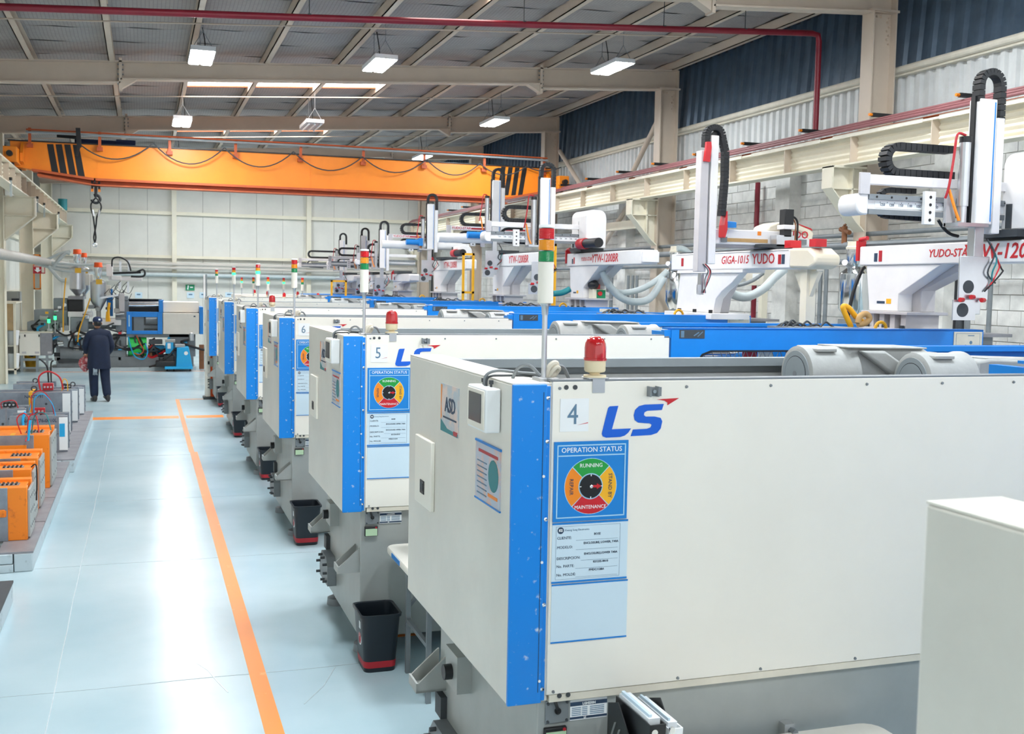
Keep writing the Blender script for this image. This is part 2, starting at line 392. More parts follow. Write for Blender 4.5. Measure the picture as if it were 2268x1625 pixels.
# --- right wall
wr = thing('wall_right', (10.5, 16, 0), 'right wall of white blocks below and corrugated sheets above', None, None, 'structure')
part(wr, 'mortar_bed', MB().box(10.47, 10.6, 2, Y1, 0, 4.75), 'mortar')
bl = MB().box(-.03, .03, -.196, .196, -.096, .096).mesh('block', 'concblock')
bl2 = []
cells = []
for r in range(0, 23):
    for k in range(5, 92):
        y = 2.2+k*.4+(.2 if r % 2 else 0); z = .1+r*.2
        cells.append((y, z))
seen = [c for c in cells if 1.9 < c[1] and c[0] < 26]
seen.sort(key=lambda c: (c[0] < 9.2, c[0]))
top = seen[:300]; tops = set(top)
for y, z in top:
    o = part(wr, 'block', bl, 'concblock'); o.location = (10.455+rnd.uniform(-.004, .004)-10.5, y-16, z)
rest = MB()
for c in cells:
    if c not in tops: rest.box(10.425, 10.485, c[0]-.195, c[0]+.195, c[1]-.095, c[1]+.095)
part(wr, 'far_blocks', rest, 'concblock', kind='stuff')
for yp, w in ((15.95, .42), (12.1, .3), (22.4, .42)):
    part(wr, 'pilaster', MB().box(10.2, 10.43, yp-w/2, yp+w/2, 0, 4.6), 'concblock')
part(wr, 'bond_beam', MB().box(10.41, 10.44, 9, 30, 3.42, 3.56), 'concblock')
# corrugated white band, its cap, and the dark blue sheets above
def corr(x, w, z0, z1, pitch, dep, lean=0, duty=.45):
    b = MB(); pts = []; n = int(round(w/pitch))
    for i in range(n):
        y = i*pitch; pts += [(x, y), (x, y+pitch*(1-duty)*.8), (x-dep, y+pitch*(1-duty)), (x-dep, y+pitch*.92)]
    pts.append((x, w)); m = len(pts)
    vs = [(p[0], p[1], z0) for p in pts]+[(p[0]+lean, p[1], z1) for p in pts]
    b.add(vs, [(i, i+1, m+i+1, m+i) for i in range(m-1)]); return b
mw_ = corr(0, 1.2, 4.55, 5.56, .2, .05).mesh('cladding_sheet', 'corrwhite')
md_ = corr(0, 1.2, 5.66, 7.05, .3, .05, lean=.1, duty=.35).mesh('upper_sheet', 'corrdark')
for k in range(32):
    o = part(wr, 'cladding_sheet', mw_, 'corrwhite'); o.location = (-.02, 2.0+k*1.2-16, 0)
    o = part(wr, 'upper_sheet', md_, 'corrdark'); o.location = (-.03, 2.0+k*1.2-16, 0)
part(wr, 'backing', MB().box(10.56, 10.7, 2, Y1, 4.5, 7.2), 'darkgrey')
part(wr, 'gutter', MB().box(10.36, 10.5, 2, Y1, 5.52, 5.66).tube([(10.34, 2, 5.6), (10.34, Y1, 5.6)], .05, 10), 'offwhite')
part(wr, 'sill_gap', MB().box(10.36, 10.5, 2, Y1, 4.5, 4.56), 'darkgrey')
# --- left wall
wl = thing('wall_left', (XL, 16, 0), 'left wall of pale siding mostly hidden by columns', None, None, 'structure')
for k in range(20):
    part(wl, 'siding_panel', MB().box(XL-.06, XL, Y0+2.46*k, Y0+2.46*k+2.44, 0, 5.95), 'panelwall')
part(wl, 'backing', MB().box(XL-.2, XL-.06, Y0, Y1, 0, 6.3), 'darkgrey')
part(wl, 'girt', MB().box(XL, XL+.1, 14, Y1, 3.5, 3.62).box(XL, XL+.1, 14, Y1, 1.9, 2.0), 'cream')
# --- end wall
wb = thing('wall_back', (3.4, Y1, 0), 'end wall of tall pale panels behind the orange crane', None, None, 'structure')
for k in range(15):
    xa = XL+k*.935
    part(wb, 'wall_panel', MB().box(xa+.004, xa+.931, Y1, Y1+.08, 0, zr(xa)+.3), 'panelwall')
part(wb, 'backing', MB().box(XL-.2, XR+.4, Y1+.08, Y1+.2, 0, 7.2), 'darkgrey')
part(wb, 'post', MB().box(.95, 1.11, Y1-.2, Y1, 0, zr(1)+.1), 'cream')
part(wb, 'post', MB().box(5.66, 5.82, Y1-.2, Y1, 0, zr(5.7)+.1), 'cream')
part(wb, 'girt', MB().box(XL, XR, Y1-.14, Y1, 4.66, 4.78), 'cream')
part(wb, 'girt', MB().box(XL, XR, Y1-.14, Y1, 3.14, 3.24), 'cream')
for z, r, lab in ((2.93, .06, 'upper'), (2.8, .05, 'middle'), (2.56, .07, 'lowest')):
    single('wall_pipe', MB().tube([(-2.4, Y1-.35, z), (9.6, Y1-.35, z)], r, 10), 'beamcool' if r < .07 else 'hose', lab+' of the pale pipes running along the end wall', 'pipe', 'pipes on the end wall', smooth=True)

# ============================================================ crane runway
def runway(x, y0, y1, side):
    t = thing('runway_beam', (x, (y0+y1)/2, 4.18), 'cream crane runway girder with upright stiffeners along the %s wall' % side, 'beam')
    part(t, 'top_flange', MB().box(x-.13, x+.13, y0, y1, 4.57, 4.6), 'cream')
    part(t, 'bottom_flange', MB().box(x-.13, x+.13, y0, y1, 4.18, 4.205), 'cream')
    pts = []
    for i in range(25):
        z = 4.205+(4.57-4.205)*i/24; pts.append((x+.014*math.sin(i*math.pi/2.5), z))
    part(t, 'web', MB().prism(pts+[(p[0]+.012, p[1]) for p in reversed(pts)], 'y', y0, y1), 'cream', smooth=True)
    y = y0+.4
    while y < y1:
        part(t, 'stiffener', MB().box(x-.12, x+.12, y-.008, y+.008, 4.2, 4.57), 'beam'); y += 1.65 if side == 'right' else 1.1
    part(t, 'rail', MB().box(x-.03, x+.03, y0, y1, 4.6, 4.65), 'rust')
    return t
rw = runway(9.5, 6.0, 40.0, 'right'); runway(-2.55, 6.0, 39.6, 'left')
for i in range(8):
    part(rw, 'label_strip', MB().box(9.362, 9.369, 9.3+i*2.2, 11.2+i*2.2, 4.56, 4.615), 'offwhite')
for k, (dz, dx) in enumerate(((4.70, -.06), (4.66, -.1), (4.74, 0.0))):
    single('conductor_rail', MB().tube([(9.44+dx, 6.0, dz), (9.44+dx, 39.5, dz)], .022, 8), 'railpink', '%s pinkish conductor rail on the right crane runway' % ['middle', 'lower', 'upper'][k], 'rail', 'conductor rails')
for k in range(16):
    y = 9.2+k*1.66
    t = thing('rail_bracket', (9.6, y, 4.65), '%s black orange-tipped bracket along the right runway from the camera' % ORD[k], 'bracket', 'conductor rail brackets')
    part(t, 'arm', MB().bar((9.36, y, 4.80), (9.85, y, 4.80), .05, .05), 'black')
    part(t, 'tip', MB().cyl((9.31, y, 4.80), (9.37, y, 4.80), .02, n=8), 'orange')
single('fire_pipe', MB().tube([PY(x, y, 14.4) for x, y in ((-60, 13), (645, 38), (1400, 62))]+[(9.62, 14.4, 6.30), (9.73, 14.4, 6.28), (9.75, 14.4, 6.18), (9.75, 14.4, 5.2), (9.75, 14.4, 4.76)], .045, 12), 'pipered',
       'dark red fire pipe crossing under the roof and dropping at the wall', 'pipe', smooth=True)
for k, xx in enumerate((685, 1160, 1470, 1650)):
    p = PY(xx, 20+xx*.032, 14.4)
    single('pipe_hanger', MB().cyl((p.x, 14.4, p.z+.05), (p.x, 14.4, zr(p.x)+.2), .006, n=6).box(p.x-.02, p.x+.02, 14.36, 14.44, p.z+.047, p.z+.06), 'darkgrey', '%s thin hanger rod from the left holding the red fire pipe' % ORD[k], 'hanger', 'fire pipe hangers')
single('wall_riser', MB().tube([(10.3, 16.9, 1.2), (10.3, 16.9, 4.3)], .045, 10), 'pipered', 'red vertical pipe against the white block wall', 'pipe', smooth=True)
# conduits under the roof
for k, (yy, dz) in enumerate(((16.2, .12), (22.8, .1), (29.4, .1))):
    single('conduit', MB().tube([(XL+.3, yy, zr(XL)-dz), (9.0, yy, zr(9.0)-dz)], .011, 6), 'beam', ['near', 'middle', 'far'][k]+' thin cream conduit slung across below the roof', 'conduit', 'roof conduits')
# wind bracing against the right wall
for k, (p, q) in enumerate((((1240, 335), (1292, 420)), ((1464, 252), (1396, 392)), ((1395, 450), (1335, 545)))):
    X = 9.98
    single('brace_tube', MB().tube([PX(p[0], p[1], X), PX(q[0], q[1], X)], .055, 10), 'beam', ['brace tube descending from the third column', 'brace tube descending from the second column to the crane rail', 'short brace tube below the runway near the corbel'][k], None, None, 'structure')

a_, b_ = PX(1322, 508, 9.95), PX(1432, 491, 9.95)
single('wall_strut', MB().box(9.9, 10.0, b_.y, a_.y, (a_.z+b_.z)/2-.09, (a_.z+b_.z)/2+.09), 'cream', 'cream horizontal strut behind the third robot cover', None, None, 'structure')
# ============================================================ lamps
def lamp(x, y, z, lab, lit=True):
    L, Wd = 1.1, .36
    t = thing('high_bay_lamp', (x, y, z), lab, 'lamp', 'high bay lamps')
    part(t, 'housing', MB().box(x-Wd/2, x+Wd/2, y-L/2, y+L/2, z, z+.07), 'lampbody')
    for s in (-1, 1):
        m = 'led' if lit else 'ledoff'
        part(t, 'diffuser', MB().box(x+s*.092-.07, x+s*.092+.07, y-L/2+.02, y+L/2-.02, z-.012, z), m)
    if not lit:
        for k in range(3): part(t, 'tube', MB().cyl((x-.12+.12*k, y-L/2+.05, z-.03), (x-.12+.12*k, y+L/2-.05, z-.03), .018, n=8), 'inkwhite')
    zt = zr(x)+.2
    for s in (-1, 1):
        yy = y+s*.45
        part(t, 'hanger', MB().cyl((x-.14, yy, z+.07), (x, yy, z+.3), .005, n=5).cyl((x+.14, yy, z+.07), (x, yy, z+.3), .005, n=5).cyl((x, yy, z+.3), (x, yy, zt), .005, n=5), 'midgrey')
    part(t, 'cord', MB().tube(smoothpts([(x+.05, y+.3, z+.07), (x+.07, y+.35, z+.3), (x+.03, y+.4, zt)], 5), .009, 5), 'black')
for r, (yy, dz) in enumerate(((17.5, -.30), (24.5, -.36), (31.0, -.34), (10.6, -.2), (4.2, -.2), (-2.5, -.2), (36.5, -.34))):  # farthest row and left third-row lamp: unseen, added to brighten the end wall
    for j, x in enumerate((.86, 3.62, 7.7)):
        rn = ['first', 'second', 'third', 'overhead', 'overhead rear', 'rearmost', 'farthest'][r]; cn = ['left', 'middle', 'right'][j]
        off = (r == 1 and j == 1)
        if r == 2 and j == 1: continue
        if r == 1: pp_ = PY((403, 690, 1095)[j], (272, 279, 272)[j], 23.2); lamp(pp_.x, 23.2, pp_.z, ('unlit white twin-tube lamp hanging in the middle of the second row' if off else 'lit high bay lamp, %s one of the %s row' % (cn, rn)), not off); continue
        z = {(0,0): 5.79, (0,1): 5.9, (0,2): 6.18, (1,0): 5.78, (1,1): 5.88, (1,2): 6.2, (2,2): 6.07}.get((r, j), zr(x)+dz)
        lamp(x, yy, z, ('unlit white twin-tube lamp hanging in the middle of the second row' if off else 'lit high bay lamp, %s one of the %s row' % (cn, rn)), not off)
# ============================================================ injection moulding machines (built as number 4, then repeated)
F = 3.44
def machine():
    t = thing('injection_machine', (1.3, F, 0), 'white and blue injection moulding machine nearest the camera, number 4 on its panel', 'machine', 'injection machines in a row')
    # grey base
    b = MB().prism([(F+.03, .12), (F+1.33, .12), (F+1.33, .95), (F+.03, .95)], 'x', 1.3, 3.5)
    base = part(t, 'base', b, 'steelgrey', bev=.006)
    part(t, 'base', MB().box(3.5, 7.6, F+.03, F+1.33, .12, 1.0), 'steelgrey')
    for x in (1.42, 3.3, 5.2, 7.2):
        for y in (F+.15, F+1.22): part(t, 'foot', MB().lathe([(.03, .12), (.03, .05), (.075, .05), (.08, .0)], (x-.06, y, 0), 14), 'midgrey', smooth=True)
    # ledges and fittings on the base end
    for y0 in (F+.05, F+1.22):
        br = part(t, 'ledge_bracket', MB().prism([(1.3, .70), (1.295, .70), (1.165, .585), (1.16, .545), (1.3, .545)], 'y', y0, y0+.012).prism([(1.3, .70), (1.295, .70), (1.165, .585), (1.16, .545), (1.3, .545)], 'y', y0+.13, y0+.142).box(1.16, 1.3, y0, y0+.142, .545, .555).box(1.158, 1.168, y0, y0+.142, .545, .59), 'steelgrey')
    fp = part(t, 'end_flange', MB().prism([(F+.92, .22), (F+1.28, .22), (F+1.28, .34), (F+1.2, .42), (F+.98, .42), (F+.92, .36)], 'x', 1.235, 1.3), 'midgrey')
    for y, z in ((F+.95, .25), (F+.95, .31), (F+.96, .37), (F+1.05, .4), (F+1.15, .4), (F+1.25, .25), (F+1.25, .33), (F+1.05, .24)):
        part(fp, 'bolt', MB().cyl((1.205, y, z), (1.24, y, z), .011, n=6), 'darkgrey')
    kb = part(t, 'switch_box', MB().box(1.235, 1.3, F+.82, F+1.0, .68, .84), 'steelgrey')
    part(kb, 'knob', MB().cyl((1.2, F+.91, .75), (1.24, F+.91, .75), .033, n=16), 'black', smooth=True)
    part(t, 'side_box', MB().box(1.27, 1.3, F+1.2, F+1.3, .42, .52), 'darkgrey')
    # access cover, name plate and meter on the base front
    cv = part(t, 'cover_plate', MB().box(1.33, 1.418, F+.022, F+.03, .86, .942), 'midgrey', bev=.003)
    for x in (1.338, 1.41):
        for z in (.869, .934): part(cv, 'screw', MB().cyl((x, F+.016, z), (x, F+.024, z), .005, n=8), 'darkgrey')
    part(cv, 'grommet', MB().cyl((1.375, F+.015, .905), (1.375, F+.024, .905), .012, n=12), 'black')
    part(cv, 'cable', MB().tube(smoothpts([(1.36, F+.03, .965), (1.362, F+.01, .94), (1.37, F+.005, .915), (1.376, F+.018, .903)], 4), .006, 6), 'black')
    npl = part(t, 'name_plate', MB().box(1.424, 1.566, F+.024, F+.03, .862, .936), 'paper')
    part(npl, 'band', MB().box(1.424, 1.566, F+.0225, F+.0245, .914, .928).box(1.424, 1.566, F+.0225, F+.0245, .866, .874), 'ink')
    lettering(npl, 'lettering', 'LGH550N', 'inkwhite', (1.495, F+.021, .921), .012, bold=.0003)
    for i in range(5): part(npl, 'print_line', MB().box(1.43, 1.465, F+.0228, F+.0242, .879+.0066*i, .8815+.0066*i).box(1.47, 1.49, F+.0228, F+.0242, .879+.0066*i, .8815+.0066*i).box(1.5, 1.555, F+.0228, F+.0242, .879+.0066*i, .8815+.0066*i), 'inkgrey')
    lettering(npl, 'lettering', 'LS', 'inkwhite', (1.48, F+.021, .870), .009, bold=.0003)
    mt = part(t, 'energy_meter', MB().box(1.325, 1.41, F+.012, F+.03, .785, .848), 'black', bev=.004)
    part(mt, 'display', MB().box(1.330, 1.405, F+.009, F+.0125, .789, .834), 'lcd')
    part(mt, 'lamp', MB().cyl((1.398, F+.008, .84), (1.398, F+.013, .84), .006, n=10), 'redsafe')
    cl = part(t, 'clamp', MB().box(2.29, 2.335, F-.01, F+.03, .55, .76), 'castgrey')
    part(cl, 'bolt', MB().cyl((2.318, F-.04, .735), (2.318, F-.01, .735), .014, n=6), 'midgrey')
    # end door: a deep white leaf with a blue front edge
    d = part(t, 'end_door', MB().box(1.18, 1.33, F+.008, F+1.5, .95, 2.066), 'whiteside', bev=.006)
    part(d, 'top_cover', MB().box(1.181, 1.331, F+.01, F+1.5, 2.066, 2.07), 'white')
    e = part(t, 'blue_edge', MB().box(1.178, 1.302, F-.004, F+.012, .95, 2.066).box(1.302, 1.318, F+.004, F+.03, .955, 2.06), 'bluewear', bev=.003)
    part(e, 'seam', MB().box(1.288, 1.29, F-.0055, F-.003, .99, 2.04), 'ink')
    for z in (1.0, 1.3, 1.6, 1.87, 2.02): part(e, 'screw', MB().lathe([(.001, -.012), (.007, -.01), (.008, -.004)], (1.305, F+.004, z), 10, 'y'), 'chrome', smooth=True)
    for z in (1.03, 1.45, 1.75): part(e, 'hole_rim', MB().cyl((1.294, F-.0065, z), (1.294, F-.003, z), .005, n=10), 'paper')
    hb = part(d, 'latch_cover', MB().box(1.162, 1.18, F+1.02, F+1.31, 1.42, 1.722), 'white', bev=.004)
    h2 = part(t, 'latch_handle', MB().box(1.158, 1.163, F+1.13, F+1.2, 1.475, 1.535), 'black', bev=.003)
    part(h2, 'recess', MB().box(1.156, 1.1585, F+1.145, F+1.187, 1.49, 1.522), 'darkgrey')
    # posters on the door
    p1 = part(t, 'door_poster', MB().box(1.176, 1.18, F+.655, F+.92, 1.79, 1.99), 'posterpeach')
    lettering(p1, 'lettering', 'ASD', 'ink', (1.175, F+.775, 1.905), .085, right=(0, -1, 0), bold=.0012)
    part(p1, 'print_line', MB().box(1.1745, 1.1765, F+.68, F+.88, 1.85, 1.857), 'ink')
    part(p1, 'print_band', MB().prism([(F+.66, 1.792), (F+.917, 1.792), (F+.917, 1.84), (F+.82, 1.81), (F+.66, 1.805)], 'x', 1.1745, 1.1765), 'teal')
    part(p1, 'print_swoosh', MB().prism([(F+.917, 1.985), (F+.90, 1.985), (F+.912, 1.9), (F+.905, 1.85), (F+.917, 1.84)], 'x', 1.1745, 1.1765), 'orange')
    part(p1, 'print_mark', MB().box(1.1742, 1.1764, F+.665, F+.72, 1.795, 1.812), 'redsafe')
    p2 = part(t, 'notice_sleeve', MB().box(1.176, 1.18, F+.115, F+.41, 1.608, 1.824), 'posterbluish')
    for z0, z1 in ((1.82, 1.828), (1.604, 1.61)): part(p2, 'edge_strip', MB().box(1.174, 1.18, F+.11, F+.415, z0, z1), 'boardblue')
    part(p2, 'print_band', MB().box(1.1745, 1.1765, F+.14, F+.37, 1.786, 1.797), 'redsafe')
    part(p2, 'print_figure', MB().lathe([(.058, -.0012), (.058, 0)], (1.1758, F+.19, 1.72), 20, 'x'), 'teal')
    part(p2, 'print_band', MB().box(1.1745, 1.1765, F+.14, F+.25, 1.638, 1.65), 'orange')
    for i in range(7): part(p2, 'print_line', MB().box(1.1745, 1.1765, F+.27, F+.385, 1.63+.02*i, 1.634+.02*i), 'inkgrey')
    # touch screen box, tilted a little out of the door
    sc = part(t, 'touch_panel', MB().box(1.122, 1.178, F+.125, F+.345, 1.885, 2.04), 'paper', bev=.006)
    part(sc, 'bezel', MB().box(1.118, 1.122, F+.135, F+.335, 1.893, 2.032), 'white', bev=.003)
    part(sc, 'screen', MB().box(1.1158, 1.1185, F+.165, F+.312, 1.915, 2.018), 'screen')
    for y in (F+.2, F+.29): part(sc, 'clip', MB().cyl((1.165, y, 2.04), (1.165, y, 2.062), .004, n=6).box(1.158, 1.172, y-.006, y+.006, 2.05, 2.064), 'darkgrey')
    part(t, 'panel_cable', MB().tube(smoothpts([(1.16, F+.25, 2.03), (1.16, F+.25, 2.075), (1.2, F+.24, 2.095), (1.27, F+.2, 2.09), (1.33, F+.14, 2.085), (1.36, F+.1, 2.05)], 6), .006, 6), 'midgrey', smooth=True)
    part(t, 'panel_cable', MB().tube(smoothpts([(1.16, F+.24, 2.03), (1.165, F+.235, 2.072), (1.22, F+.22, 2.079), (1.31, F+.17, 2.078), (1.36, F+.12, 2.05)], 6), .0045, 6), 'darkgrey', smooth=True)
    # front panel
    fpn = part(t, 'front_panel', MB().box(1.323, 3.44, F, F+.03, .974, 2.075), 'white', bev=.003)
    part(fpn, 'top_edge', MB().box(1.323, 3.44, F+.002, F+.06, 2.073, 2.0815), 'midgrey')
    part(t, 'panel_lip', MB().box(1.335, 3.44, F+.003, F+.03, .946, .972), 'offwhite')
    for x in (1.348, 1.834, 2.18, 2.6, 2.95, 3.3):
        for z in (.985, 2.052): part(fpn, 'screw', MB().lathe([(.001, -.006), (.005, -.005), (.006, 0)], (x, F, z), 8, 'y'), 'midgrey', smooth=True)
    for x in (1.372, 1.405):
        for z in (2.055, .968): part(fpn, 'plug', MB().cyl((x, F-.002, z), (x, F+.001, z), .0085, n=12), 'darkgrey')
    npb = part(t, 'number_plate', MB().box(1.351, 1.457, F-.0025, F, 1.902, 2.016), 'paper')
    part(npb, 'print_swoosh', MB().prism([(1.415, 1.924), (1.455, 1.93), (1.455, 1.933)], 'y', F-.0032, F-.002), 'red')
    # LS mark
    def lsp(pts): return [(1.508+(1.745-1.508)*(x-350)/350, 1.991-(1.991-1.877)*(y-148)/193) for x, y in pts]
    lg = part(t, 'maker_mark', MB().prism(lsp([(392, 155), (440, 153), (407, 292), (515, 290), (500, 315), (480, 332), (455, 339), (375, 341), (357, 333), (351, 318), (353, 305), (383, 165)]), 'y', F-.0025, F), 'logoblue', label='blue letter L of the maker mark')
    part(lg, 'letter', MB().prism(lsp([(700, 147), (590, 149), (558, 157), (536, 180), (529, 212), (535, 240), (555, 256), (590, 260), (622, 262), (634, 272), (628, 287), (606, 295), (527, 297), (515, 336), (630, 333), (665, 322), (686, 295), (694, 252), (684, 231), (650, 222), (598, 221), (587, 212), (589, 196), (606, 186), (690, 183)]), 'y', F-.0025, F), 'logoblue', label='blue letter S of the maker mark')
    part(lg, 'arrow', MB().prism(lsp([(660, 119), (788, 113), (722, 155), (722, 140), (704, 127)]), 'y', F-.0025, F), 'red', label='red arrow tip of the maker mark')
    # status board
    sb = part(t, 'status_board', MB().box(1.331, 1.61, F-.006, F, 1.588, 1.867), 'boardblue')
    def frame(x0, x1, z0, z1, w): return MB().box(x0, x1, F-.007, F-.0055, z0, z0+w).box(x0, x1, F-.007, F-.0055, z1-w, z1).box(x0, x0+w, F-.007, F-.0055, z0, z1).box(x1-w, x1, F-.007, F-.0055, z0, z1)
    part(sb, 'border_line', frame(1.342, 1.6, 1.6, 1.856, .004), 'bluelight')
    part(sb, 'border_line', MB().box(1.342, 1.6, F-.007, F-.0055, 1.816, 1.82), 'bluelight')
    lettering(sb, 'lettering', 'OPERATION STATUS', 'inkwhite', (1.471, F-.0065, 1.837), .0245)
    cx, cz = 1.469, 1.709
    for i, (m, tx, tm, ps) in enumerate((('green', 'RUNNING', 'inkwhite', (0, .073, 0)), ('yellow', 'STAND BY', 'ink', (.073, 0, -90)), ('red', 'MAINTENANCE', 'inkwhite', (0, -.073, 0)), ('orange', 'REPAIR', 'ink', (-.073, 0, -90)))):
        a0 = 90-i*90
        pts = [(cx+.097*math.cos(R(a)), cz+.097*math.sin(R(a))) for a in range(a0-44, a0+45, 8)]+[(cx+.046*math.cos(R(a)), cz+.046*math.sin(R(a))) for a in range(a0+44, a0-45, -8)]
        part(sb, 'dial_sector', MB().prism(pts, 'y', F-.0072, F-.0055), m)
        r_, u_ = ((1, 0, 0), (0, 0, 1)) if not ps[2] else ((0, 0, -1), (1, 0, 0))
        lettering(sb, 'lettering', tx, tm, (cx+ps[0], F-.0075, cz+ps[1]), .0195 if len(tx) < 10 else .018, right=r_, up=u_, sx=.95)
    part(sb, 'dial_ring', MB().cyl((cx, F-.0068, cz), (cx, F-.0054, cz), .099, n=40), 'bluelight')
    part(sb, 'dial_center', MB().cyl((cx, F-.009, cz), (cx, F-.0056, cz), .042, n=28), 'black')
    part(sb, 'pointer', MB().prism([(cx+.004, cz-.004), (cx+.022, cz-.004), (cx+.022, cz-.01), (cx+.039, cz), (cx+.022, cz+.01), (cx+.022, cz+.004), (cx+.004, cz+.004)], 'y', F-.0115, F-.009), 'red')
    part(sb, 'pointer_pin', MB().lathe([(.002, -.016), (.006, -.014), (.006, -.009)], (cx, F, cz), 10, 'y'), 'chrome', smooth=True)
    for a in (0, 90, 180, 270): part(sb, 'tick', MB().bar((cx+.036*math.cos(R(a)), F-.0092, cz+.036*math.sin(R(a))), (cx+.042*math.cos(R(a)), F-.0092, cz+.042*math.sin(R(a))), .003, .001, up=(0, 1, 0)), 'inkwhite')
    # job sheet in a clear sleeve
    js = part(t, 'job_sheet', MB().box(1.331, 1.617, F-.003, F, 1.376, 1.582), 'sleeve')
    for z0, z1 in ((1.578, 1.584), (1.372, 1.378)): part(js, 'edge_strip', MB().box(1.331, 1.617, F-.005, F-.001, z0, z1), 'boardblue')
    part(js, 'print_frame', MB().box(1.345, 1.588, F-.0036, F-.0028, 1.384, 1.3848).box(1.345, 1.588, F-.0036, F-.0028, 1.57, 1.5708).box(1.345, 1.3458, F-.0036, F-.0028, 1.384, 1.57).box(1.587, 1.588, F-.0036, F-.0028, 1.384, 1.57), 'inkgrey')
    part(js, 'logo', MB().lathe([(.012, -.0008), (.012, 0)], (1.362, F-.0028, 1.557), 18, 'y'), 'ink')
    lettering(js, 'lettering', 'KS', 'inkwhite', (1.362, F-.0038, 1.557), .012, bold=.0004)
    lettering(js, 'lettering', 'Kwang Sung Electronics', 'inkgrey', (1.378, F-.003, 1.557), .0095, align='LEFT')
    for z, k in ((1.53, 'CLIENTE:'), (1.497, 'MODELO:'), (1.458, 'DESCRIPCION:'), (1.43, 'No. PARTE:'), (1.4, 'No. MOLDE:')):
        lettering(js, 'lettering', k, 'ink', (1.349, F-.003, z), .0135, align='LEFT')
        part(js, 'rule_line', MB().box(1.42 if len(k) < 11 else 1.44, 1.58, F-.0036, F-.0028, z-.011, z-.0102), 'inkgrey')
    slv = part(t, 'clear_sleeve', MB().box(1.333, 1.622, F-.003, F, 1.162, 1.366), 'sleeve')
    for z0, z1 in ((1.363, 1.3675), (1.159, 1.164)): part(slv, 'edge_strip', MB().box(1.333, 1.622, F-.005, F-.001, z0, z1), 'boardblue')
    sx = part(t, 'sensor_bracket', MB().box(1.678, 1.683, F-.03, F, 2.02, 2.056).box(1.683, 1.733, F-.006, F, 2.02, 2.052).box(1.71, 1.714, F-.028, F, 2.02, 2.056), 'midgrey')
    part(sx, 'bolt', MB().cyl((1.70, F-.02, 2.038), (1.70, F-.004, 2.038), .007, n=8), 'chrome')
    bb = part(t, 'beacon_bracket', MB().box(1.469, 1.515, F-.004, F, 2.035, 2.085).box(1.455, 1.53, F-.004, F+.07, 2.083, 2.087), 'alu')
    # red beacon
    bc = part(t, 'beacon', MB().lathe([(.04, 2.087), (.04, 2.094), (.018, 2.096), (.018, 2.102), (.034, 2.106), (.0375, 2.112), (.0375, 2.148)], (1.49, F+.03, 0), 24), 'beige', smooth=True)
    part(bc, 'dome', MB().lathe([(.0405, 2.146), (.0405, 2.154), (.038, 2.155), (.038, 2.19), (.036, 2.205), (.03, 2.219), (.018, 2.228), (.002, 2.231)], (1.49, F+.03, 0), 24), 'domered', smooth=True)
    part(bc, 'reflector', MB().box(1.475, 1.505, F+.02, F+.04, 2.15, 2.195), 'alu')
    # signal tower
    tx, ty = 1.326, F+.1
    tw = part(t, 'signal_tower', MB().cyl((tx, ty, 2.05), (tx, ty, 2.325), .0095, n=14).lathe([(.011, 2.30), (.013, 2.33), (.02, 2.34)], (tx, ty, 0), 16), 'alu', smooth=True)
    part(tw, 'tower_body', MB().lathe([(.02, 2.34), (.0275, 2.342), (.0275, 2.484), (.02, 2.485)], (tx, ty, 0), 24), 'white', smooth=True)
    z = 2.485
    for nm in ('lensgreen', 'lensamber', 'lensred'):
        pr = []
        for i in range(9): pr += [(.0268, z+.0385*i/9+.0006), (.0276, z+.0385*(i+.5)/9)]
        part(tw, {'lensgreen': 'green_lens', 'lensamber': 'amber_lens', 'lensred': 'red_lens'}[nm], MB().lathe([(.01, z)]+pr+[(.01, z+.0385)], (tx, ty, 0), 24), nm, smooth=True); z += .039
    part(tw, 'tower_cap', MB().lathe([(.0278, z), (.0278, z+.008), (.026, z+.011), (.002, z+.012)], (tx, ty, 0), 24), 'paper', smooth=True)
    part(t, 'tower_mount', MB().box(1.30, 1.37, F+.06, F+.15, 2.062, 2.082), 'alu', bev=.002)
    part(t, 'cable_bundle', MB().tube(smoothpts([(1.335, F+.11, 2.08), (1.35, F+.1, 2.12), (1.37, F+.1, 2.13), (1.375, F+.11, 2.1), (1.36, F+.12, 2.085)], 5), .012, 8).tube(smoothpts([(1.345, F+.1, 2.085), (1.365, F+.08, 2.118), (1.38, F+.09, 2.11), (1.37, F+.12, 2.085)], 5), .007, 6), 'offwhite', smooth=True)
    part(t, 'cable', MB().tube(smoothpts([(1.36, F+.12, 2.085), (1.385, F+.14, 2.115), (1.42, F+.15, 2.11), (1.45, F+.16, 2.06)], 5), .007, 6).tube(smoothpts([(1.32, F+.12, 2.085), (1.29, F+.15, 2.12), (1.26, F+.18, 2.11), (1.245, F+.2, 2.07)], 5), .006, 6), 'midgrey', smooth=True)
    # inside: rear panel with rails, floor of the clamp, toggle castings
    part(t, 'rear_panel', MB().box(1.33, 3.42, F+1.37, F+1.4, .95, 2.058).box(1.33, 3.42, F+1.3, F+1.38, 2.02, 2.06), 'castdark')
    part(t, 'rear_rail', MB().box(1.4, 3.3, F+1.31, F+1.37, 1.955, 1.985), 'castgrey')
    part(t, 'rear_rib', MB().box(2.58, 2.61, F+1.33, F+1.37, 1.2, 1.96).box(1.9, 1.93, F+1.33, F+1.37, 1.2, 1.96), 'castgrey')
    part(t, 'clamp_bed', MB().box(1.33, 3.42, F+.05, F+1.36, 1.2, 1.25), 'darkgrey')
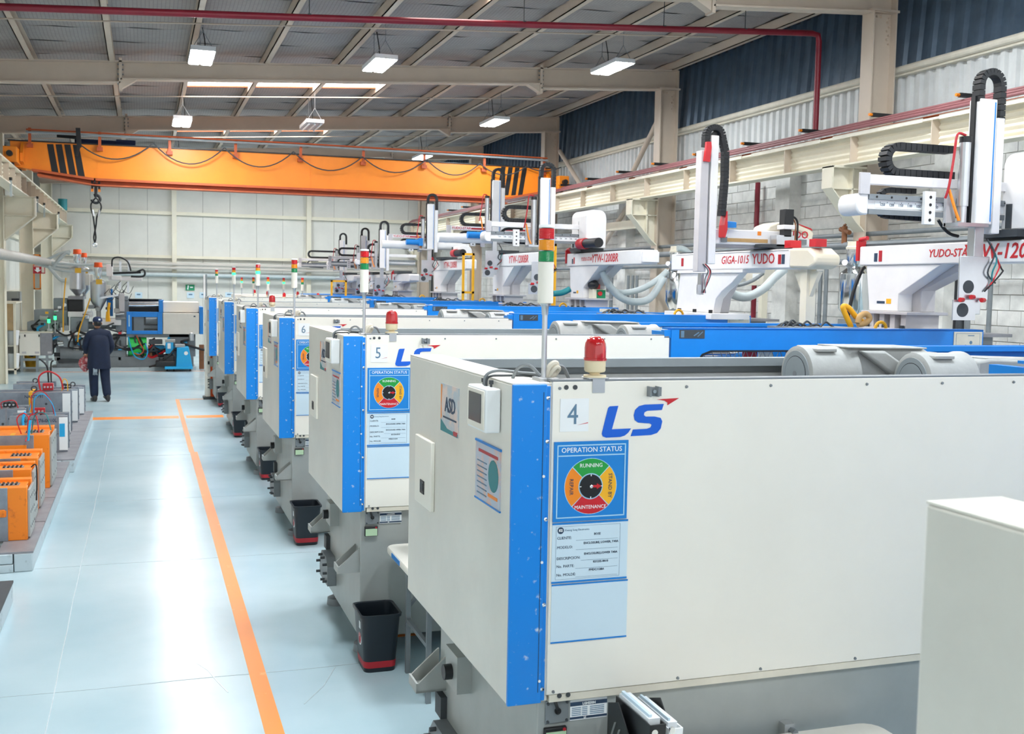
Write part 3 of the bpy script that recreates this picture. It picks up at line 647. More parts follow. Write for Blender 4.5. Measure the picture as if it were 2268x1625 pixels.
    for k, (yc, x0, zc) in enumerate(((F+1.06, 2.99, 2.0), (F+.76, 3.425, 1.985))):
        tg = part(t, 'toggle_hub', MB().lathe([(.118, x0), (.135, x0+.006), (.135, x0+.24), (.142, x0+.25), (.142, x0+.275), (.12, x0+.3)], (0, yc, zc), 40, 'x'), 'castgrey', smooth=True)
        part(tg, 'hub_face', MB().lathe([(.112, x0-.004), (.112, x0+.004)], (0, yc, zc), 36, 'x'), 'castdark', smooth=True)
        part(tg, 'hub_ring', MB().lathe([(.088, x0-.0052), (.088, x0-.001)], (0, yc, zc), 36, 'x'), 'darkgrey')
        part(tg, 'hub_plate', MB().lathe([(.084, x0-.007), (.084, x0-.001)], (0, yc, zc), 36, 'x'), 'castdark', smooth=True)
        part(tg, 'hub_hole', MB().cyl((x0-.009, yc, zc), (x0-.0065, yc, zc), .015, n=14), 'midgrey')
        for a in (60, 112):
            yy, zz = yc-.135*math.cos(R(a)), zc+.135*math.sin(R(a))
            part(tg, 'cast_lug', MB().box(x0+.05, x0+.16, yy-.03, yy+.03, zz-.006, zz+.01), 'castgrey', bev=.004)
    yc = F+1.06
    part(t, 'toggle_arm', MB().prism([(3.2, 2.135), (3.66, 2.13), (3.8, 2.06), (3.92, 1.99), (4.0, 1.97), (4.0, 1.82), (3.2, 1.82)], 'y', yc-.09, yc+.12), 'castgrey', bev=.02)
    part(t, 'arm_rib', MB().prism([(3.26, 2.118), (3.40, 2.118), (3.62, 1.99), (3.8, 1.96), (3.8, 1.92), (3.56, 1.93)], 'y', yc-.14, yc-.09), 'castgrey', bev=.012)
    part(t, 'arm_flange', MB().prism([(3.2, 2.138), (3.66, 2.133), (3.66, 2.125), (3.2, 2.13)], 'y', yc-.115, yc+.14), 'castgrey', bev=.003)
    part(t, 'toggle_link', MB().prism([(3.7, 2.085), (3.78, 2.098), (4.35, 2.08), (4.35, 1.8), (3.7, 1.84)], 'y', F+.64, F+.88), 'castgrey', bev=.012)
    part(t, 'toggle_cap', MB().prism([(3.76, 2.094), (4.38, 2.078), (4.38, 2.084), (3.76, 2.10)], 'y', F+.66, F+.9), 'castgrey')
    part(t, 'tie_rod', MB().cyl((3.2, F+.55, 1.9), (5.4, F+.55, 1.9), .05, n=16), 'chrome', smooth=True)
    part(t, 'moving_platen', MB().box(4.35, 4.6, F+.35, F+1.15, .95, 2.02), 'boardblue')
    # blue safety gate with a long rounded window and mesh
    zt = 2.128
    def gate(y0, y1, nm):
        g = MB().prism([(3.45, .95), (3.65, .95), (3.65, 1.9), (3.69, 1.95), (3.76, 1.975), (5.7, 1.975), (5.7, .95), (6.12, .95), (6.12, zt), (3.45, zt)], 'y', y0, y1)
        return part(t, nm, g, 'blue')
    gt = gate(F-.01, F+.05, 'safety_gate')
    part(gt, 'gate_top', MB().box(3.45, 6.12, F-.01, F+.14, zt-.012, zt), 'blue')
    part(gt, 'gate_hinge', MB().box(3.40, 3.45, F+.0, F+.05, 2.06, 2.115), 'blue')
    part(gt, 'window_seal', MB().prism([(3.65, 1.5), (3.65, 1.9), (3.69, 1.95), (3.76, 1.975), (5.7, 1.975), (5.7, 1.962), (3.77, 1.962), (3.70, 1.938), (3.664, 1.893), (3.664, 1.5)], 'y', F-.015, F+.02), 'black')
    wire = MB()
    for i in range(30): wire.bar((3.66+i*.07, F+.06, 1.975), (3.66+i*.07+.28, F+.06, 1.3), .004, .004).bar((3.66+i*.07+.28, F+.06, 1.975), (3.66+i*.07, F+.06, 1.3), .004, .004)
    part(gt, 'wire_mesh', wire, 'midgrey', kind='stuff')
    part(gt, 'instruction_plate', MB().box(3.51, 3.705, F-.014, F-.009, 2.058, 2.117), 'darkgrey')
    part(gt, 'plate_print', MB().box(3.52, 3.545, F-.0148, F-.0138, 2.064, 2.11).bar((3.62, F-.0145, 2.075), (3.66, F-.0145, 2.1), .008, .001, up=(0, 1, 0)).bar((3.65, F-.0145, 2.07), (3.69, F-.0145, 2.105), .006, .001, up=(0, 1, 0)), 'inkgrey')
    dp = part(gt, 'drawing_plate', MB().box(5.84, 6.105, F-.016, F-.009, 1.9, 2.112), 'offwhite')
    part(gt, 'drawing_print', MB().box(5.86, 6.085, F-.017, F-.0155, 2.098, 2.1).box(5.86, 5.862, F-.017, F-.0155, 1.92, 2.1).box(6.083, 6.085, F-.017, F-.0155, 1.92, 2.1).cyl((5.95, F-.017, 2.0), (5.95, F-.0155, 2.0), .014, n=8).cyl((6.0, F-.017, 2.03), (6.0, F-.0155, 2.03), .014, n=8).box(5.97, 6.03, F-.017, F-.0155, 2.08, 2.086), 'inkgrey')
    part(t, 'model_plate', MB().box(4.08, 4.2, F+.1, F+.105, 1.86, 1.955), 'redsafe')
    part(t, 'white_plate', MB().box(4.21, 4.33, F+.1, F+.105, 1.8, 1.955), 'offwhite')
    part(t, 'rear_gate', MB().box(3.45, 6.12, F+1.36, F+1.41, .95, 2.118).box(3.45, 6.12, F+1.3, F+1.41, 2.09, 2.118), 'blue')
    part(t, 'gate_end', MB().box(3.45, 3.5, F+.05, F+.3, 1.2, 2.1), 'blue')
    # fixed platen with hoses on top, injection unit cover beyond
    part(t, 'fixed_platen', MB().box(5.6, 6.5, F+.3, F+1.25, .95, 2.06), 'midgrey')
    part(t, 'platen_plate', MB().box(5.5, 6.62, F+.22, F+1.32, 2.06, 2.085), 'plate')
    hs = MB(); r2 = random.Random(3)
    for i in range(8):
        x, y = 4.72+r2.uniform(-.1, .3), F+.32+r2.uniform(0, .25)
        hs.tube(smoothpts([(x, y, 2.12), (x+.05, y, 2.135+r2.uniform(0, .045)), (x+.13, y+.05, 2.14), (x+.2, y+.1, 2.12)], 4), .008, 5)
    part(t, 'hose_bundle', hs, 'darkgrey', smooth=True)
    part(t, 'valve_block', MB().box(4.62, 5.25, F+.3, F+.65, 2.09, 2.125), 'midgrey')
    part(t, 'injection_cover', MB().box(6.5, 7.6, F+.3, F+1.2, 1.0, 1.9), 'white')
    part(t, 'lift_eye', MB().tube(arc((5.45, F+.35, 2.12), .05, 0, 180, 8), .013, 8), 'yellow', smooth=True)
    return t
M4 = machine()
lettering([c for c in kids(M4) if c.name.startswith('number_plate')][0], 'lettering', '4', 'inkgrey', (1.398, F-.0032, 1.958), .1, bold=.0, sx=.85)
def jobtext(m, Yf, vals):
    js = [c for c in kids(m) if c.name.startswith('job_sheet')][0]
    for z, v in zip((1.539, 1.508, 1.47, 1.44, 1.412), vals):
        lettering(js, 'lettering', v, 'ink', (1.515 if len(v) > 10 else 1.5, Yf-.0038, z), .0108)
jobtext(M4, F, ('BOSE', 'ENCLOSURE, LOWER, T40A', 'ENCLOSURE,LOWER T40A', '831235-0010', 'FMDC1128A'))
def clone(Yf, lab, num=None, skip=(), vals=None):
    loc = Vector((1.3, Yf, 0)); r = M4.copy(); COL.objects.link(r); r.location = loc; r['label'] = lab; ORG[r.name] = loc
    for c in M4KIDS:
        nm = c.name.split('.')[0]
        if nm in skip: continue
        d = c.copy(); COL.objects.link(d); d.parent = r; ORG[d.name] = loc
        for g in M4SUB[c.name]:
            if g in M4OWN: continue
            h = g.copy(); COL.objects.link(h); h.parent = d; ORG[h.name] = loc
            if nm == 'signal_tower' and g.name.startswith('green_lens') and 12 < Yf < 18: h.data = LITGREEN
    if num:
        lettering([c for c in kids(r) if c.name.startswith('number_plate')][0], 'lettering', num, 'inkgrey', (1.398, Yf-.0032, 1.958), .1, bold=.0, sx=.85)
    if vals: jobtext(r, Yf, vals)
    return r
M4KIDS = kids(M4); M4SUB = {c.name: kids(c) for c in M4KIDS}; M4OWN = set()
for c in M4KIDS:
    if c.name.startswith('number_plate'): M4OWN |= {g for g in M4SUB[c.name] if g.name.startswith('lettering')}
    if c.name.startswith('job_sheet'): M4OWN |= set([g for g in M4SUB[c.name] if g.name.startswith('lettering')][-5:])
    if c.name.startswith('signal_tower'):
        LITGREEN = [g for g in M4SUB[c.name] if g.name.startswith('green_lens')][0].data.copy(); LITGREEN.materials[0] = MATS['lensgreenlit']
clone(6.72, 'second white and blue injection machine in the row, number 5 on its panel', '5', vals=('BOSE', 'ENCLOSURE, UPPER, T40A', 'ENCLOSURE, UPPER, T40A', '831234-0010', 'FMDC1127A'))
clone(10.1, 'third white and blue injection machine in the row, number 6 on its panel', '6', skip=('beacon', 'beacon_bracket'))
clone(13.5, 'fourth white and blue injection machine in the row, behind number 6', skip=())
clone(17.25, 'fifth white and blue injection machine in the row from the camera', skip=('beacon', 'beacon_bracket', 'touch_panel'))
clone(21.45, 'sixth injection machine in the row, behind the orange upright', skip=('beacon', 'beacon_bracket', 'touch_panel', 'door_poster'))
clone(-.1, 'injection machine beside the camera, only its white door corner in view at lower right', skip=('beacon', 'beacon_bracket', 'signal_tower', 'status_board', 'job_sheet', 'number_plate', 'clear_sleeve', 'tower_mount', 'cable_bundle', 'cable', 'panel_cable', 'touch_panel'))
# ============================================================ overhead crane
YC = 25.0
cr = thing('overhead_crane', (3.4, YC, 4.4), 'orange overhead travelling crane with black diagonal stripes spanning the hall', 'crane')
prof = [(-2.62, 5.22), (3.4, 5.26), (9.54, 5.26), (9.54, 4.78), (8.3, 4.52), (-.98, 4.52), (-2.25, 4.66), (-2.62, 4.70)]
gd = part(cr, 'girder', MB().prism(prof, 'y', YC, YC+.42), 'orange')
part(gd, 'top_plate', MB().prism([(-2.66, 5.22), (3.4, 5.26), (9.58, 5.26), (9.58, 5.285), (3.4, 5.285), (-2.66, 5.245)], 'y', YC-.03, YC+.45), 'black')
part(gd, 'seam', MB().box(-.93, -.915, YC-.006, YC, 4.52, 5.22).box(3.6, 3.615, YC-.006, YC, 4.52, 5.25), 'orange')
part(cr, 'trolley_track', MB().prism([(-2.2, 4.66), (-.98, 4.52), (8.3, 4.52), (9.3, 4.73), (9.3, 4.68), (8.3, 4.47), (-.98, 4.47), (-2.2, 4.61)], 'y', YC-.1, YC+.3).prism([(-2.1, 4.61), (-.98, 4.48), (8.3, 4.48), (8.3, 4.39), (-.98, 4.39), (-2.1, 4.54)], 'y', YC+.05, YC+.1).prism([(-2.1, 4.56), (-.98, 4.39), (8.3, 4.39), (8.3, 4.365), (-.98, 4.365), (-2.1, 4.51)], 'y', YC-.1, YC+.25), 'rust')
part(cr, 'end_stop', MB().box(-.99, -.96, YC-.1, YC-.02, 4.42, 4.52), 'black')
for a, b in ((104, 115), (123, 134), (142, 154), (161, 173)):
    q = [PY(a, 317+a*.02, YC), PY(a+14, 317+a*.02, YC), PY(b+15, 384+(b-115)*.12, YC), PY(b, 382+(b-115)*.12, YC)]
    part(gd, 'stripe', MB().prism([(p.x, min(p.z, 5.21)) for p in q], 'y', YC-.005, YC), 'black')
for a, b in ((1110, 1101), (1126, 1116), (1141, 1132), (1157, 1147)):
    q = [PY(a, 369, YC), PY(a+10, 369, YC), PY(b+10, 432, YC), PY(b, 433, YC)]
    part(gd, 'stripe', MB().prism([(p.x, min(p.z, 5.25)) for p in q], 'y', YC-.005, YC), 'black')
for X, s in ((-2.55, 'left'), (9.5, 'right')):
    ec = part(cr, 'end_carriage', MB().box(X-.13, X+.13, YC-.75, YC+1.2, 4.72, 5.03), 'orange', bev=.012)
    part(ec, 'gusset', MB().prism([(YC-.02, 4.75), (YC-.3, 4.78), (YC-.3, 4.95), (YC-.02, 5.2)], 'x', X+.14 if X < 0 else X-.2, X+.2 if X < 0 else X-.14), 'orange')
    part(ec, 'slot', MB().box(X-.05+(.1 if X < 0 else -.14), X+.1 if X < 0 else X-.05, YC-.4, YC-.28, 4.76, 5.0), 'rust')
    part(ec, 'buffer', MB().cyl((X, YC-.75, 4.88), (X, YC-.86, 4.88), .06, n=14), 'black', smooth=True)
    for yy in (YC-.5, YC+.95): part(ec, 'wheel', MB().cyl((X-.05, yy, 4.76), (X+.05, yy, 4.76), .1, n=18), 'darkgrey', smooth=True)
# festoon rail, posts and hanging cable loops
zf = lambda x: 5.42-.004*(x-3.4)
part(cr, 'festoon_rail', MB().tube([(-2.3, YC-.16, 5.40), (3.4, YC-.16, 5.45), (9.3, YC-.16, 5.44)], .024, 8), 'castdark', smooth=True)
part(cr, 'stay_bar', MB().tube([(-2.3, YC-.12, 5.46), (3.4, YC-.12, 5.50), (9.3, YC-.12, 5.50)], .018, 8), 'rust', smooth=True)
for xp in (66, 221, 376, 522, 666, 805, 940, 1073, 1205):
    p = PY(xp, 320+xp*.04, YC-.1)
    part(cr, 'festoon_post', MB().box(p.x-.03, p.x+.03, YC-.11, YC-.08, 5.16, 5.5).box(p.x-.06, p.x+.06, YC-.1, YC, 5.1, 5.18), 'rust')
att = [(180, 322), (340, 317), (497, 327), (650, 336), (803, 347), (945, 353), (1063, 362), (1166, 368), (1243, 370)]
sag = [33, 41, 38, 36, 32, 30, 22, 10]
for i in range(8):
    (x0, y0), (x1, y1) = att[i], att[i+1]; pts = []
    for k in range(13):
        u = k/12; pts.append(PY(x0+(x1-x0)*u, y0+(y1-y0)*u+sag[i]*4*u*(1-u), YC-.15))
    part(cr, 'festoon_cable', MB().tube(pts, .014, 6), 'darkgrey', smooth=True)
hb = part(cr, 'hoist', MB().box(-1.4, -.25, YC+.55, YC+.95, 5.28, 5.41), 'navycap', bev=.03)
part(hb, 'motor', MB().cyl((-.55, YC+.5, 5.36), (-.15, YC+.5, 5.36), .07, n=16), 'navycap', smooth=True)
part(hb, 'counter_tube', MB().cyl((-1.75, YC+.5, 5.44), (-1.3, YC+.5, 5.42), .04, n=10), 'black', smooth=True)
p0, p1 = PY(173, 284, YC-.2), PY(169, 345, YC-.2)
part(cr, 'cable_trolley_arm', MB().bar((p0.x, YC-.25, p0.z), (p0.x+.02, YC-.25, p0.z-.4), .09, .06, up=(0, 1, 0)).bar((p0.x+.02, YC-.25, p0.z-.38), (p1.x, YC-.25, p1.z), .06, .05, up=(0, 1, 0)), 'black')
# hook block and the sling that hangs from it
hx = PY(212, 430, YC).x; hy = YC+.08
hz = lambda y: PY(212, y, YC).z
hk = thing('crane_hook', (hx, hy, hz(455)), 'black crane hook block with yellow guards hanging under the orange girder', 'hook')
part(hk, 'block', MB().box(hx-.09, hx-.05, hy-.05, hy+.05, hz(418), hz(398)).box(hx+.05, hx+.09, hy-.05, hy+.05, hz(418), hz(398)).box(hx-.07, hx+.07, hy-.04, hy+.04, hz(413), hz(406)).cyl((hx, hy, hz(436)), (hx, hy, hz(406)), .03, n=10), 'black')
for s in (-1, 1): part(hk, 'rope_guard', MB().box(hx+s*.07-.025, hx+s*.07+.025, hy-.04, hy+.04, hz(424), hz(415)), 'orange')
part(hk, 'rope', MB().cyl((hx-.03, hy, hz(408)), (hx-.03, hy, 4.41), .01, n=6).cyl((hx+.03, hy, hz(408)), (hx+.03, hy, 4.41), .01, n=6), 'darkgrey')
part(hk, 'hook', MB().tube(arc((hx+.0, hy, hz(440)), .085, 120, -170, 14), .03, 10), 'black', smooth=True)
sl = thing('lifting_sling', (hx, hy, hz(543)), 'dark looped wire sling hanging from the crane hook', 'sling')
zz = [hz(y) for y in (437, 450, 462, 478, 500, 525, 537)]
for s in (-1, 1):
    part(sl, 'leg', MB().tube(smoothpts([(hx, hy-.02, zz[0]), (hx+s*.09, hy-.02, zz[1]), (hx+s*.1, hy-.02, zz[2]), (hx+s*.04-.02, hy-.02, zz[3]), (hx+s*.015-.02, hy-.02, zz[4]), (hx-s*.02-.03, hy-.02, zz[5]), (hx-.03, hy-.02, zz[6])], 5), .017, 6), 'black', smooth=True)
    part(sl, 'ferrule', MB().cyl((hx+s*.07, hy-.02, zz[2]-.02), (hx+s*.045, hy-.02, zz[3]), .024, n=8), 'alu')
part(sl, 'shackle', MB().tube(arc((hx-.03, hy-.02, zz[6]-.05), .04, -90, 270, 12), .013, 6), 'chrome', smooth=True)

# ============================================================ waste bins
def rr(cx, cy, w, d, r, z, n=4):
    out = []
    for sx, sy, a0 in ((1, 1, 0), (-1, 1, 90), (-1, -1, 180), (1, -1, 270)):
        for i in range(n+1):
            a = R(a0+90*i/n); out.append((cx+sx*(w/2-r)+r*math.cos(a), cy+sy*(d/2-r)+r*math.sin(a), z))
    return out
def loft(secs, cap0=True, cap1=True):
    b = MB(); n = len(secs[0]); vs = [p for s in secs for p in s]
    fs = [(j*n+i, j*n+(i+1) % n, (j+1)*n+(i+1) % n, (j+1)*n+i) for j in range(len(secs)-1) for i in range(n)]
    if cap0: fs.append(tuple(range(n)))
    if cap1: fs.append(tuple(range(len(vs)-1, len(vs)-n-1, -1)))
    return b.add(vs, fs)
def bin_(x, y, lab):
    t = thing('waste_bin', (x, y, 0), lab, 'bin', 'black waste bins beside the machines')
    S_ = lambda z, k=0: (.195+.05*z/.37-k, .245+.06*z/.37-k)
    def ring(z, k=0, e=0): w, d = S_(z, k); return rr(x, y, w+e, d+e, .04, z)
    part(t, 'body', loft([ring(0), ring(.35), ring(.352, 0, .018), ring(.368, 0, .018), ring(.37, 0, .006), ring(.365, .012), ring(.02, .012)]), 'navybin', smooth=True)
    part(t, 'red_band', loft([ring(.028, 0, .003), ring(.07, 0, .003)], False, False), 'redsafe', smooth=True)
    w, d = S_(.18)
    st = part(t, 'round_sticker', MB().lathe([(.045, -.002), (.045, .001)], (x-w/2-.0005, y-.03, .2), 20, 'x'), 'paper')
    part(st, 'print_disc', MB().lathe([(.036, -.003), (.036, 0)], (x-w/2-.0005, y-.03, .2), 20, 'x'), 'ragred')
    part(t, 'label', MB().box(x-.1095-.009, x-.1095-.005, y-.07, y-.03, .265, .31), 'paper')
bin_(1.372, 6.56, 'black waste bin with red band in front of the machine numbered 5')
bin_(1.40, 9.92, 'black waste bin with red band at the foot of the machine numbered 6')
bin_(1.43, 13.32, 'black waste bin with red band, third from the camera')
bin_(1.40, 17.07, 'black waste bin with red band, fourth from the camera')
bin_(1.43, 21.25, 'black waste bin farthest down the aisle')

# ============================================================ work tables with binder racks
def table(Yf, lab):
    x0, x1, y0, y1, z = 1.45, 2.68, Yf-1.0, Yf-.02, .735
    t = thing('work_table', (2.05, (y0+y1)/2, 0), lab, 'table', 'folding tables between machines')
    cx, cy, w, d = (x0+x1)/2, (y0+y1)/2, x1-x0, y1-y0
    part(t, 'table_top', loft([rr(cx, cy, w-.01, d-.01, .07, z-.042), rr(cx, cy, w, d, .075, z-.03), rr(cx, cy, w, d, .075, z-.008), rr(cx, cy, w-.012, d-.012, .07, z)]), 'white', smooth=True)
    part(t, 'edge_label', MB().box(x0-.0025, x0+.001, y1-.42, y1-.2, z-.033, z-.006), 'boardblue')
    for x in (x0+.08, x1-.1):
        for y in (y0+.15, y1-.32): part(t, 'leg', MB().box(x-.014, x+.014, y-.014, y+.014, 0, z-.042), 'midgrey')
        part(t, 'cross_bar', MB().box(x-.012, x+.012, y0+.16, y1-.33, .32, .345), 'midgrey')
    part(t, 'stay', MB().bar((x0+.08, y1-.3, .4), (x0+.3, y1-.3, z-.06), .02, .02), 'midgrey')
    return t
table(6.72, 'pale folding table tucked between the machines numbered 4 and 5')
table(3.44, 'white rounded folding table at the bottom edge beside machine number 4')
def rack(x, y, z, lab, lab2, lab3):
    # rack: bottom, front-open, perforated side
    t = thing('binder_rack', (x, y, z), lab, 'rack')
    part(t, 'side', MB().prism([(y-.13, z), (y+.12, z), (y+.12, z+.24), (y+.04, z+.27), (y-.05, z+.19), (y-.13, z+.1)], 'x', x, x+.004), 'black')
    for i in range(5): part(t, 'slot', MB().bar((x-.0008, y-.06+.035*i, z+.1+.01*i), (x-.0008, y-.09+.035*i, z+.15+.012*i), .001, .012, up=(1, 0, 0)), 'steelgrey')
    part(t, 'side', MB().prism([(y-.13, z), (y+.12, z), (y+.12, z+.24), (y+.04, z+.27), (y-.05, z+.19), (y-.13, z+.1)], 'x', x+.156, x+.16), 'black')
    part(t, 'tray', MB().box(x, x+.16, y-.13, y+.12, z, z+.004).box(x, x+.16, y+.116, y+.12, z, z+.2), 'black')
    def binder(x, w, m, lb, tilt, h):
        b = thing('ring_binder', (x, y-.02, z+.004), lb, 'binder')
        T = lambda px, pz: (px+tilt*pz, z+.004+pz)
        def slab(nm, xa, xb, ya, yb, za, zb, mm):
            q = [T(xa, za), T(xb, za), T(xb, zb), T(xa, zb)]
            return part(b, nm, MB().prism(q, 'y', ya, yb), mm)
        sp = slab('spine', x, x+w, y-.155, y-.15, 0, h, m); slab('cover', x, x+.004, y-.15, y+.11, 0, h, m); slab('cover', x+w-.004, x+w, y-.15, y+.11, 0, h, m)
        pg = slab('pages', x+.007, x+w-.01, y-.13, y+.1, .005, h+.012, 'paper')
        slab('pages', x+.012, x+w*.4, y-.12, y+.095, .1, h+.022, 'sleeve')
        part(sp, 'finger_hole', MB().cyl((x+w/2, y-.159, z+.24), (x+w/2, y-.149, z+.24), .011, n=14), 'chrome')
    binder(x+.012, .058, 'black', lab2, .05, .26)
    binder(x+.08, .05, 'paper', lab3, .06, .24)
rack(1.505, 3.2, .735, 'black perforated binder rack on the table at the bottom edge', 'black ring binder with loose papers in the rack at the bottom edge', 'white ring binder in the rack at the bottom edge')
rack(1.60, 6.42, .735, 'black binder rack on the table behind machine number 4', 'black ring binder in the rack behind machine number 4', 'white ring binder in the rack behind machine number 4')

# ============================================================ mould storage on the left
def platform(x1, y0, y1, lab, n, top='plate'):
    t = thing('mould_platform', (x1-.8, (y0+y1)/2, 0), lab, 'platform')
    L = (y1-y0)/n
    for i in range(n):
        part(t, 'edge_block', MB().box(x1-.14, x1, y0+L*i+.006, y0+L*(i+1)-.006, 0, .15), 'curb', bev=.008)
        part(t, 'deck_plate', MB().box(x1-.26, x1+.005, y0+L*i+.01, y0+L*(i+1)-.012, .15, .166), top)
    part(t, 'end_block', MB().box(x1-1.7, x1-.15, y0, y0+.12, .07, .15), 'curb', bev=.008)
    part(t, 'end_block', MB().box(x1-.34, x1-.145, y0-.01, y0+.11, 0, .066), 'curb', bev=.006)
    part(t, 'end_block', MB().box(x1-1.7, x1-.35, y0, y0+.11, 0, .066), 'curb', bev=.006)
    part(t, 'deck_plate', MB().box(x1-1.7, x1-.27, y0, y0+.3, .15, .166), top)
    for i in range(1, 4): part(t, 'cross_beam', MB().box(x1-1.7, x1-.15, y0+(y1-y0)*i/4, y0+(y1-y0)*i/4+.15, 0, .15), 'curb')
    return t
platform(-.875, 9.47, 14.1, 'grey-topped mould platform carrying the orange moulds', 4)
platform(-.83, 14.25, 19.45, 'grey-topped mould platform carrying the steel moulds', 4)
platform(-.93, 5.2, 8.6, 'dark-topped platform end at the left edge of the picture', 3, 'darkgrey')
def mould(xr, yb, yt, w, d, lab, style, text=None, zb=.166):
    p = PZ(xr, yb, zb); zt = PY(xr, yt, p.y).z; X1, Y_ = p.x, p.y; h = zt-zb
    t = thing('mould', (X1-w/2, Y_+d/2, zb), lab, 'mould', 'orange moulds on the platform' if style == 'o' else 'steel moulds on the platform')
    main = 'orangemold' if style == 'o' else 'moldsteel'
    if style == 'o':
        part(t, 'front_plate', MB().box(X1-w, X1-.02, Y_, Y_+d*.22, zb, zt), main, bev=.006)
        part(t, 'core', MB().box(X1-w+.03, X1-.04, Y_+d*.22, Y_+d*.8, zb+.03, zt-.015), main, bev=.006)
        part(t, 'rear_plate', MB().box(X1-w, X1-.02, Y_+d*.8, Y_+d, zb, zt+.01), main, bev=.006)
        sp = part(t, 'side_plate', MB().box(X1-.02, X1, Y_+.03, Y_+d-.03, zb+.02, zt-.03), 'steelgrey', bev=.003)
        for i in range(4):
            for j in range(3): part(sp, 'bolt_hole', MB().cyl((X1-.001, Y_+.08+i*(d-.16)/3, zb+.1+j*(h-.2)/2), (X1+.002, Y_+.08+i*(d-.16)/3, zb+.1+j*(h-.2)/2), .012, n=8), 'darkgrey')
        part(t, 'steel_insert', MB().box(X1-w+.05, X1-.17, Y_-.012, Y_, zb+.0, zt-.0), 'moldsteel', bev=.003)
        for k in (.12, .38, .62): part(t, 'strap', MB().box(X1-w+.03, X1-.24+.06*(k == .38), Y_-.02, Y_-.012, zb+h*(k+.08), zb+h*(k+.2)), main, bev=.003)
        part(t, 'latch', MB().box(X1-.28, X1-.19, Y_-.035, Y_-.02, zb+h*.46, zb+h*.6), main, bev=.003)
        part(t, 'top_grille', MB().box(X1-.28, X1-.1, Y_+d*.35, Y_+d*.6, zt-.016, zt-.008), 'plate')
        for i in range(5): part(t, 'grille_bar', MB().box(X1-.27+.035*i, X1-.255+.035*i, Y_+d*.36, Y_+d*.59, zt-.01, zt+.002), 'black')
        part(t, 'tape', MB().box(X1-.4, X1-.36, Y_-.002, Y_+d*.22, zt-.05, zt+.003), 'yellow')
    else:
        part(t, 'clamp_plate', MB().box(X1-w, X1, Y_, Y_+d*.2, zb, zt), main, bev=.004)
        part(t, 'core', MB().box(X1-w+.05, X1-.05, Y_+d*.2, Y_+d*.8, zb, zt-.02), 'plate', bev=.004)
        part(t, 'clamp_plate', MB().box(X1-w, X1, Y_+d*.8, Y_+d, zb, zt), main, bev=.004)
        for i in range(10):
            x, z = X1-w+.06+i*(w-.2)/9, zb+h*(.18+.55*((i*7) % 5)/4)
            part(t, 'port', MB().cyl((x, Y_-.004, z), (x, Y_+.01, z), .011+.006*(i % 3), n=10), 'darkgrey')
        for i in range(6):
            y, z = Y_+d*(.1 if i < 3 else .9), zb+h*(.2+.25*(i % 3))
            part(t, 'side_port', MB().cyl((X1-.004, y, z), (X1+.004, y, z), .013, n=8), 'darkgrey')
        part(t, 'parting_line', MB().box(X1-w+.002, X1-.002, Y_-.002, Y_+.01, zb+h*.5-.003, zb+h*.5+.003), 'darkgrey')
        part(t, 'eye_bolt', MB().tube(arc((X1-w/2, Y_+d/2, zt+.03), .035, 0, 360, 12), .01, 6), 'darkgrey', smooth=True)
        part(t, 'white_cover', MB().box(X1-.1, X1+.004, Y_-.012, Y_, zb+h*.05, zt-.02), 'paper', bev=.003)
        part(t, 'strap', MB().box(X1-w*.55, X1-w*.5, Y_-.003, Y_+d, zb+h*.4, zt+.003), 'yellow' if text and '77' in text else 'plate')
    if text: lettering(t, 'lettering', text, 'ink', (X1-w*.48, Y_-.003, zt-.06), .062, bold=.001, sx=.9)
    return t, Vector((X1, Y_, zt))
hoses = []
_, qa = mould(67, 1195, 1078, .62, .46, 'orange mould with steel front straps, nearest the camera', 'o')
_, qb = mould(76, 1158, 1038, .72, .42, 'second orange mould from the camera', 'o')
_, qc = mould(90, 1128, 1013, .74, .55, 'third orange mould with wide grey bolted side', 'o')
_, qd = mould(115, 1080, 962, .62, .75, 'fourth orange mould with red hoses, farthest from the camera', 'o')
_, qe = mould(150, 1000, 920, .68, .42, 'steel mould with a blue label and number NA839276-0010L', 's', 'NA839276-0010L')
_, qf = mould(156, 962, 868, .98, .5, 'steel mould with a yellow strap and number NA877791', 's', 'NA877791')
_, qg = mould(172, 935, 862, .4, .5, 'steel mould at the aisle end of the row', 's')
_, qh = mould(186, 918, 858, .36, .55, 'farthest grey steel mould beside the walking worker', 's')
_, qi = mould(58, 985, 905, .45, .5, 'steel mould standing at the left edge behind the orange ones', 's')
_, qj = mould(120, 920, 850, .6, .6, 'steel mould with a tall upright cable post', 's')
single('mould_label', MB().box(qe.x-.095, qe.x-.03, qe.y-.016, qe.y-.0125, qe.z-.27, qe.z-.1), 'cyan', 'bright blue label stuck on the white cover of a steel mould', 'label')
def hose_loop(q, m, pts, lab, r=.0065):
    single('cooling_hose', MB().tube(smoothpts([Vector(q)+Vector(p) for p in pts], 6), r, 6), m, lab, 'hose', 'loose cooling hoses', smooth=True)
hose_loop(qd, 'red', [(-.3, .1, 0), (-.34, .1, .16), (-.26, .08, .22), (-.2, .05, .1), (-.24, -.1, -.05)], 'red hose looping over the fourth orange mould')
hose_loop(qd, 'red', [(-.24, .1, 0), (-.22, .08, .18), (-.15, .05, .2), (-.12, .02, .02)], 'second red hose over the fourth orange mould')
hose_loop(qd, 'teal', [(-.2, .1, 0), (-.16, .05, .2), (-.05, .0, .22), (.0, -.02, .05)], 'teal hose over the fourth orange mould')
hose_loop(qe, 'red', [(-.42, .1, 0), (-.42, .05, .25), (-.3, .02, .32), (-.2, .02, .2), (-.16, .05, .02)], 'red hose arching over the mould numbered NA839276')
